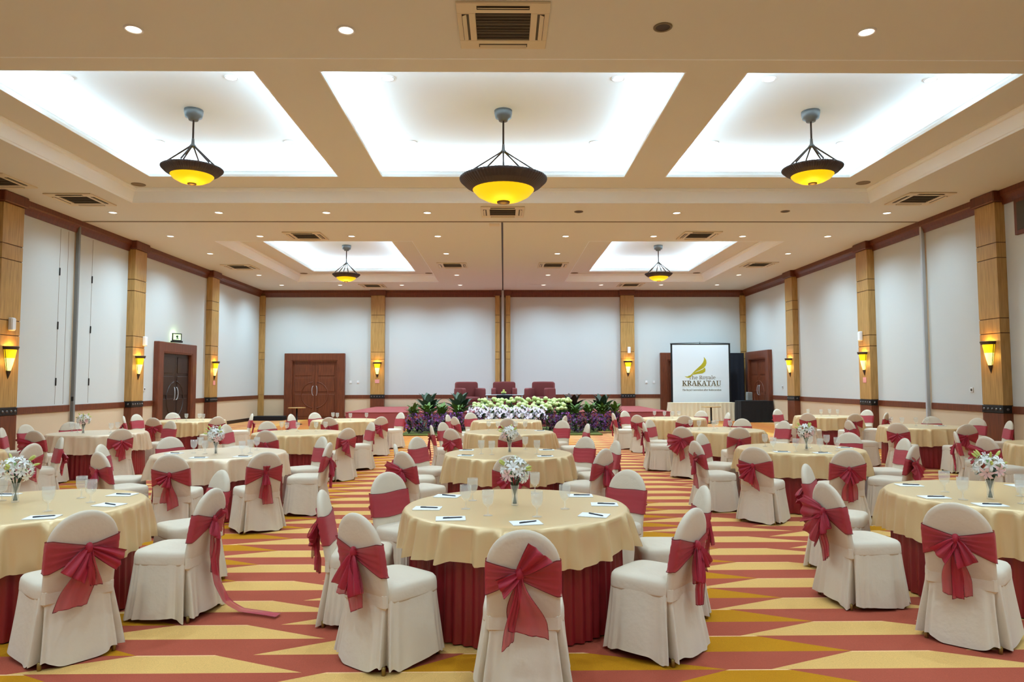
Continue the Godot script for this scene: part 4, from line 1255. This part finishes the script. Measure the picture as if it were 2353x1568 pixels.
func make_chair_meshes() -> void:
	# seat outline: a rounded square
	var n := 64
	var outline := PackedVector2Array()
	for j in n:
		var t := TAU * j / n
		var ct := cos(t); var s := sin(t)
		outline.append(Vector2(signf(ct) * pow(absf(ct), 0.42) * 0.222, signf(s) * pow(absf(s), 0.42) * 0.222))
	var st := S()
	var rows := []
	for q in [[0.99, 0.398], [1.022, 0.398], [1.026, 0.41], [1.02, 0.45], [1.0, 0.475], [0.95, 0.490], [0.80, 0.497], [0.4, 0.502], [0.0, 0.503]]:
		var row := PackedVector3Array()
		for p in outline: row.append(Vector3(p.x * q[0], q[1], p.y * q[0]))
		rows.append(row)
	grid(st, rows, true)
	chair.seat = done(st)
	# skirts: two cuts with different folds
	chair.skirts = []
	for sd in 3:
		st = S()
		rows = []
		for i in 11:
			var v := i / 10.0
			var row := PackedVector3Array()
			for j in 200:
				var t := TAU * j / 200
				var ct := cos(t); var s := sin(t)
				var p := Vector2(signf(ct) * pow(absf(ct), 0.42) * 0.225, signf(s) * pow(absf(s), 0.42) * 0.225)
				var dir := p.normalized()
				var f := sin(7.0 * t + sd * 1.3) * 0.008 + sin(13.0 * t + sd * 2.1) * 0.007 + sin(24.0 * t + sd) * 0.004
				if sd == 2: f += sin(31.0 * t) * 0.006
				var d := 0.045 * pow(v, 1.2) + f * pow(v, 0.8)
				# the pleat that opens at each rear corner
				for tr in [-2.02, -1.12]:
					var u := wrapf(t - tr, -PI, PI)
					var side := -1.0 if tr < -1.5 else 1.0
					u *= side
					d -= 0.10 * pow(v, 0.7) * exp(-pow((u - 0.26) / (0.05 + 0.08 * v), 2.0)) * smoothstep(0.0, 0.25, v)
					d += 0.050 * v * exp(-pow((u - 0.46) / 0.07, 2.0))
					d += 0.030 * v * exp(-pow((u - 0.06) / 0.07, 2.0))
				if s < -0.7: d += 0.02 * v
				var hem: float = 0.030 + 0.014 * sin(5.0 * t + sd) + 0.010 * sin(9.0 * t + 2.0 * sd)
				row.append(Vector3(p.x + dir.x * d, 0.43 - (0.43 - maxf(hem, 0.008)) * v, p.y + dir.y * d))
			rows.append(row)
		grid(st, rows, true)
		chair.skirts.append(done(st))
	# the arched back, a padded slab that leans
	st = S()
	var loop := PackedVector2Array()
	for i in 7: loop.append(Vector2(-0.2, 0.40 + 0.32 * i / 7.0))
	for i in 21:
		var a := PI - PI * i / 20
		loop.append(Vector2(0.2 * cos(a), 0.72 + 0.2 * sin(a)))
	for i in 7: loop.append(Vector2(0.2, 0.72 - 0.32 * (i + 1) / 7.0))
	rows = []
	for q in [[0.0, 0.030], [0.5, 0.030], [0.86, 0.027], [0.95, 0.021], [0.99, 0.010], [1.0, 0.0], [0.99, -0.010], [0.95, -0.021], [0.86, -0.027], [0.5, -0.030], [0.0, -0.030]]:
		var row := PackedVector3Array()
		for p in loop:
			var e: Vector2 = Vector2(0, 0.62) + (p - Vector2(0, 0.62)) * q[0]
			row.append(Vector3(e.x, e.y, back_z(e.y) + q[1]))
		rows.append(row)
	grid(st, rows, true)
	# the panel between the back and the skirt
	bx(st, Vector3(0, 0.41, -0.208), Vector3(0.40, 0.10, 0.045), 0.015)
	chair.back = done(st)
	chair.leg = lathed([[0.0, 0.0], [0.012, 0.0], [0.0125, 0.02], [0.013, 0.045], [0.0, 0.05]], 10)
	# the sash round the back: straight across the front, gathered to the knot behind
	chair.bands = []
	for b in BOWS:
		chair.bands.append(sash_band(-b.knot, chair.bands.size()))
	st = S()
	rows = []
	for i in 7:
		var v := -PI / 2 + PI * i / 6
		var row := PackedVector3Array()
		for j in 12:
			var u := TAU * j / 12
			var k := 1.0 + 0.18 * sin(3.0 * u + v * 2.0)
			row.append(Vector3(cos(v) * cos(u) * 0.024 * k, sin(v) * 0.036, cos(v) * sin(u) * 0.022 * k))
		rows.append(row)
	grid(st, rows, true)
	chair.knot = done(st)
	chair.bows = []
	for b in BOWS:
		var kx: float = -b.knot
		var kz := back_z(0.69) - 0.045
		var loops := []
		for l in b.loops: loops.append(bow_loop(Vector3(kx, 0.69, kz), l[0], l[1] * 1.15, l[2] * 1.3, chair.bows.size()))
		var tails := []
		for l in b.tails: tails.append(sash_tail(Vector3(kx, 0.685, kz), -l[0], l[1], l[2] * 1.25, l[3], chair.bows.size() + tails.size() * 3, false))
		if b.has("trail"): tails.append(sash_tail(Vector3(kx, 0.685, kz), 0.0, 1.0, 0.05, 0.0, 4, true))
		chair.bows.append([loops, tails])

func two_tone(st: SurfaceTool, hem: SurfaceTool) -> ArrayMesh:
	var m := done(st)
	done(hem, m)
	m.surface_set_material(0, M.organza)
	m.surface_set_material(1, M.organza_hem)
	return m

func sash_band(kx: float, seed_: int) -> ArrayMesh:
	var st := S()
	var hem := S()
	var n := 72
	var rows := []
	for i in 13:
		var v := i / 12.0
		var row := PackedVector3Array()
		for j in n:
			var t := TAU * j / n
			var ct := cos(t); var s := sin(t)
			var ux := signf(ct) * pow(absf(ct), 0.5)
			var uz := signf(s) * pow(absf(s), 0.35)
			var x := ux * 0.206
			var hi := 0.757; var lo := 0.556
			var gather := 0.0
			if s < 0.0:
				var w := clampf(absf(x - kx) / 0.2, 0.0, 1.0)
				var e := smoothstep(0.0, 0.25, -s)
				hi = lerpf(hi, 0.707 + 0.052 * pow(w, 1.1), e)
				lo = lerpf(lo, 0.660 - 0.104 * pow(w, 0.85), e)
				gather = e * (1.0 - 0.5 * w)
			else:
				hi += 0.006 * sin(x * 14.0 + seed_); lo += 0.006 * sin(x * 17.0 + seed_ * 2.0)
			var y := lerpf(hi, lo, v)
			x *= back_half(y) / 0.2
			var z := back_z(y) + uz * 0.037
			z += (0.004 * gather + 0.0015) * sin(v * 26.0 + seed_) * signf(uz)
			if s < 0.0: z -= 0.012 * exp(-pow((x - kx) / 0.06, 2.0))
			row.append(Vector3(x, y, z))
		rows.append(row)
	grid(st, rows, true)
	for e in [[0, 0.004], [12, -0.004]]:
		var a := PackedVector3Array(); var b := PackedVector3Array()
		for p in rows[e[0]]:
			var o := Vector3(p.x * 0.006, 0, 0.002 * signf(p.z - back_z(p.y)))
			a.append(p + o); b.append(p + o - Vector3(0, e[1], 0))
		grid(hem, [a, b], true)
	return two_tone(st, hem)

# a strip of cloth: centre line, half width vectors and the direction the folds stand out in
func ribbon(st: SurfaceTool, hem: SurfaceTool, path: Array, half: Array, out: Array, amp: float, folds: float, phase: float, end_hem := true) -> void:
	var rows := []
	for i in path.size():
		var row := PackedVector3Array()
		var k := i / float(path.size() - 1)
		for j in 11:
			var u := -1.0 + 0.2 * j
			row.append(path[i] + half[i] * u + out[i] * amp * (sin(u * folds + phase + 2.0 * k) + 0.5 * sin(u * folds * 2.3 + phase * 2.0 - 3.0 * k)) * (0.35 + 0.65 * sin(PI * minf(k + 0.15, 0.5))))
		rows.append(row)
	grid(st, rows)
	for side in [0, 10]:
		var a := PackedVector3Array(); var b := PackedVector3Array()
		for row in rows:
			var inw: Vector3 = (row[1] - row[0] if side == 0 else row[9] - row[10])
			a.append(row[side] - inw.normalized() * 0.001); b.append(row[side] + inw.normalized() * 0.0035)
		grid(hem, [a, b])
	if end_hem:
		var last: PackedVector3Array = rows[-1]
		var prev: PackedVector3Array = rows[-2]
		var a := PackedVector3Array(); var b := PackedVector3Array()
		for j in 11:
			var d := (prev[j] - last[j]).normalized()
			a.append(last[j] - d * 0.001); b.append(last[j] + d * 0.0035)
		grid(hem, [a, b])

func bow_loop(knot: Vector3, deg: float, long: float, wide: float, seed_: int) -> ArrayMesh:
	var st := S(); var hem := S()
	# angles are seen from behind, where local +x is on the left
	var a := Vector3(-cos(deg_to_rad(deg)), sin(deg_to_rad(deg)), 0)
	var b := Vector3(0, 0, -1)
	var side := a.cross(b).normalized()
	var path := []; var half := []; var out := []
	for i in 15:
		var t := i / 14.0
		path.append(knot + a * (long * sin(PI * t) + 0.01) + b * (0.012 + 0.045 * sin(PI * t) * (0.4 + 0.9 * t)) + Vector3(0, -0.02 * sin(PI * t), 0))
		half.append(side * wide * (0.22 + 0.78 * pow(sin(PI * t), 0.7)))
		out.append((b * sin(PI * t) + a * cos(PI * t) * 0.3).normalized())
	ribbon(st, hem, path, half, out, 0.017, 6.0 + seed_ % 3, seed_ * 1.7, false)
	return two_tone(st, hem)

func sash_tail(knot: Vector3, drift: float, long: float, wide: float, slant: float, seed_: int, trail: bool) -> ArrayMesh:
	var st := S(); var hem := S()
	var path := []; var half := []; var out := []
	var n := 16
	if trail:
		var c := Curve3D.new()
		for p in [knot, Vector3(0.02, 0.46, -0.31), Vector3(0.0, 0.24, -0.34), Vector3(-0.03, 0.09, -0.40), Vector3(-0.05, 0.025, -0.50), Vector3(-0.03, 0.016, -0.66), Vector3(0.02, 0.016, -0.82)]: c.add_point(p)
		for i in 24:
			var t := i / 23.0
			path.append(c.sample_baked(c.get_baked_length() * t))
			half.append(Vector3(1, 0, 0.0) * lerpf(0.02, wide, smoothstep(0.0, 0.5, t)))
			out.append(Vector3(0, 0.6 if t > 0.6 else 0.0, -0.8).normalized())
		ribbon(st, hem, path, half, out, 0.008, 4.0, 1.0)
		return two_tone(st, hem)
	for i in n:
		var t := i / float(n - 1)
		var w := lerpf(0.016, wide, smoothstep(0.0, 0.75, t))
		path.append(knot + Vector3(drift * t + 0.006 * sin(t * 6.0 + seed_), -long * t, -0.012 - 0.018 * sin(PI * minf(t * 1.4, 1.0))))
		half.append(Vector3(w, slant * t, 0.15 * w * sin(seed_ + t * 3.0)))
		out.append(Vector3(0, 0, -1))
	ribbon(st, hem, path, half, out, 0.010, 6.0 + seed_ % 4, seed_ * 2.3)
	return two_tone(st, hem)

func place_chair(c: Vector3, deg: float, r: float, bow: int, where: String, taken: Dictionary) -> void:
	var a := deg_to_rad(deg)
	var dir := Vector3(sin(a), 0, cos(a))
	var at := c + dir * (maxf(r, 1.43 if c.z > -5.5 else 1.46) - 0.29)
	var words := ["near side", "near right", "right side", "far right", "far side", "far left", "left side", "near left"]
	var k := int(fposmod(roundf(deg / 45.0), 8.0))
	if taken.has(words[k]): k = int(fposmod(floorf(deg / 45.0), 8.0))
	if taken.has(words[k]): k = int(fposmod(ceilf(deg / 45.0), 8.0))
	var side: String = words[k]
	taken[side] = true
	var view := "red bow" if absf(deg) < 95 else "red sash"
	var t := thing("banquet_chair", "cream chair with %s, %s of %s" % [view, side, where], "chair", at, atan2(-dir.x, -dir.z) + 0.06 * sin(deg * 3.7 + c.x * 5.0), "cream-covered banquet chairs")
	var nth: int = used["banquet_chair"]
	put("seat_cover", chair.seat, M.chair_cloth, t)
	put("skirt", chair.skirts[2 if (bow == 5 or nth % 5 == 4) else nth % 2], M.chair_cloth, t)
	put("backrest_cover", chair.back, M.chair_cloth, t)
	for x in [-1, 1]:
		put("leg", chair.leg, M.brass, t, Vector3(x * 0.205, 0, 0.20), Vector3(0, 0, 0))
		put("leg", chair.leg, M.brass, t, Vector3(x * 0.205, 0, -0.235), Vector3(0.0, 0, 0))
	put("sash_band", chair.bands[bow], null, t)
	var b: Dictionary = BOWS[bow]
	put("bow_knot", chair.knot, M.organza, t, Vector3(-b.knot, 0.688, back_z(0.69) - 0.055))
	for m in chair.bows[bow][0]: put("bow_loop", m, null, t)
	for m in chair.bows[bow][1]: put("sash_tail", m, null, t)

# ------------------------------------------------------------------ lilies
var lily := {}
func make_lily_meshes() -> void:
	var st := S()
	for k in 6:
		var b := Basis(Vector3.UP, TAU * k / 6.0)
		var rows := []
		for i in 6:
			var t := i / 5.0
			var w := 0.013 * pow(sin(PI * (0.08 + 0.90 * t)), 0.8) * (1.0 if k % 2 else 0.8)
			var rad := 0.006 + 0.052 * t
			var y := 0.045 * t - 0.045 * t * t * t
			rows.append(PackedVector3Array([b * Vector3(-w, y + 0.003, rad), b * Vector3(0, y, rad), b * Vector3(w, y + 0.003, rad)]))
		grid(st, rows)
	for k in 5:
		var an := TAU * k / 5
		tube(st, [Vector3.ZERO, Vector3(0.014 * cos(an), 0.04, 0.014 * sin(an))], 0.0015, 4)
	lily.bloom = done(st)
	lily.bud = lathed([[0.0, 0.0], [0.006, 0.008], [0.010, 0.03], [0.008, 0.05], [0.0, 0.066]], 8)
	lily.leaf = leafed(0.11, 0.024, 0.05, 0.06)
	lily.vase = lathed([[0.0, 0.002], [0.026, 0.0], [0.028, 0.004], [0.024, 0.03], [0.022, 0.07], [0.026, 0.11], [0.034, 0.15], [0.032, 0.15], [0.024, 0.11], [0.020, 0.07], [0.022, 0.03], [0.0, 0.010]], 20)

func bouquet(at: Vector3, where: String, seed_: int) -> void:
	var r := RandomNumberGenerator.new()
	r.seed = seed_ * 31
	top("glass_vase", lily.vase, M.clear_glass, "slim clear glass vase standing on " + where, "vase", at + Vector3(0, 0.0005, 0), 0.0, "glass flower vases")
	var t := thing("lily_bouquet", "bouquet of white lilies in the vase on " + where, "flowers", at + Vector3(0, 0.0005, 0), r.randf() * TAU, "white lily bouquets")
	for k in 7:
		var an := TAU * k / 7
		put("stem", tubed([Vector3(-0.012 * cos(an), 0.012, -0.012 * sin(an)), Vector3(0.002 * cos(an), 0.08, 0.002 * sin(an)), Vector3(0.022 * cos(an), 0.15, 0.022 * sin(an)), Vector3(0.06 * cos(an), 0.25, 0.06 * sin(an))], 0.0045, 6), M.stem, t)
	var n := 17
	for k in n:
		var yv := 1.0 - (k + 0.5) / n * 1.55
		var an := k * 2.39996
		var q := sqrt(maxf(0.0, 1.0 - yv * yv))
		var d := Vector3(q * cos(an), yv, q * sin(an))
		var p := Vector3(0, 0.245, 0) + d * Vector3(0.085, 0.085, 0.085) * r.randf_range(0.85, 1.15)
		var o := put("lily_bloom", lily.bloom, M.petal_pink if (k == n - 2 or k == n - 5) else M.petal_white, t, p, Vector3.ZERO)
		o.basis = aim(d, r.randf() * TAU).scaled(Vector3.ONE * r.randf_range(0.8, 1.05))
	for k in 9:
		var an := k * 2.1
		var d := Vector3(cos(an) * 0.7, r.randf_range(0.1, 1.0), sin(an) * 0.7).normalized()
		var o := put("lily_bud", lily.bud, M.bud, t, Vector3(0, 0.25, 0) + d * 0.095)
		o.basis = aim(d, 0.0)
	for k in 12:
		var an := k * 1.7
		put("leaf", lily.leaf, M.leaf_green if k % 3 else M.leaf_dark, t, Vector3(0.03 * sin(an), 0.20 + 0.05 * (k % 3), 0.03 * cos(an)), Vector3(0, an, 0))

func aim(d: Vector3, twist: float) -> Basis:
	var y := d.normalized()
	var x := y.cross(Vector3.BACK if absf(y.z) < 0.9 else Vector3.RIGHT).normalized()
	return Basis(x, y, x.cross(y)) * Basis(Vector3.UP, twist)
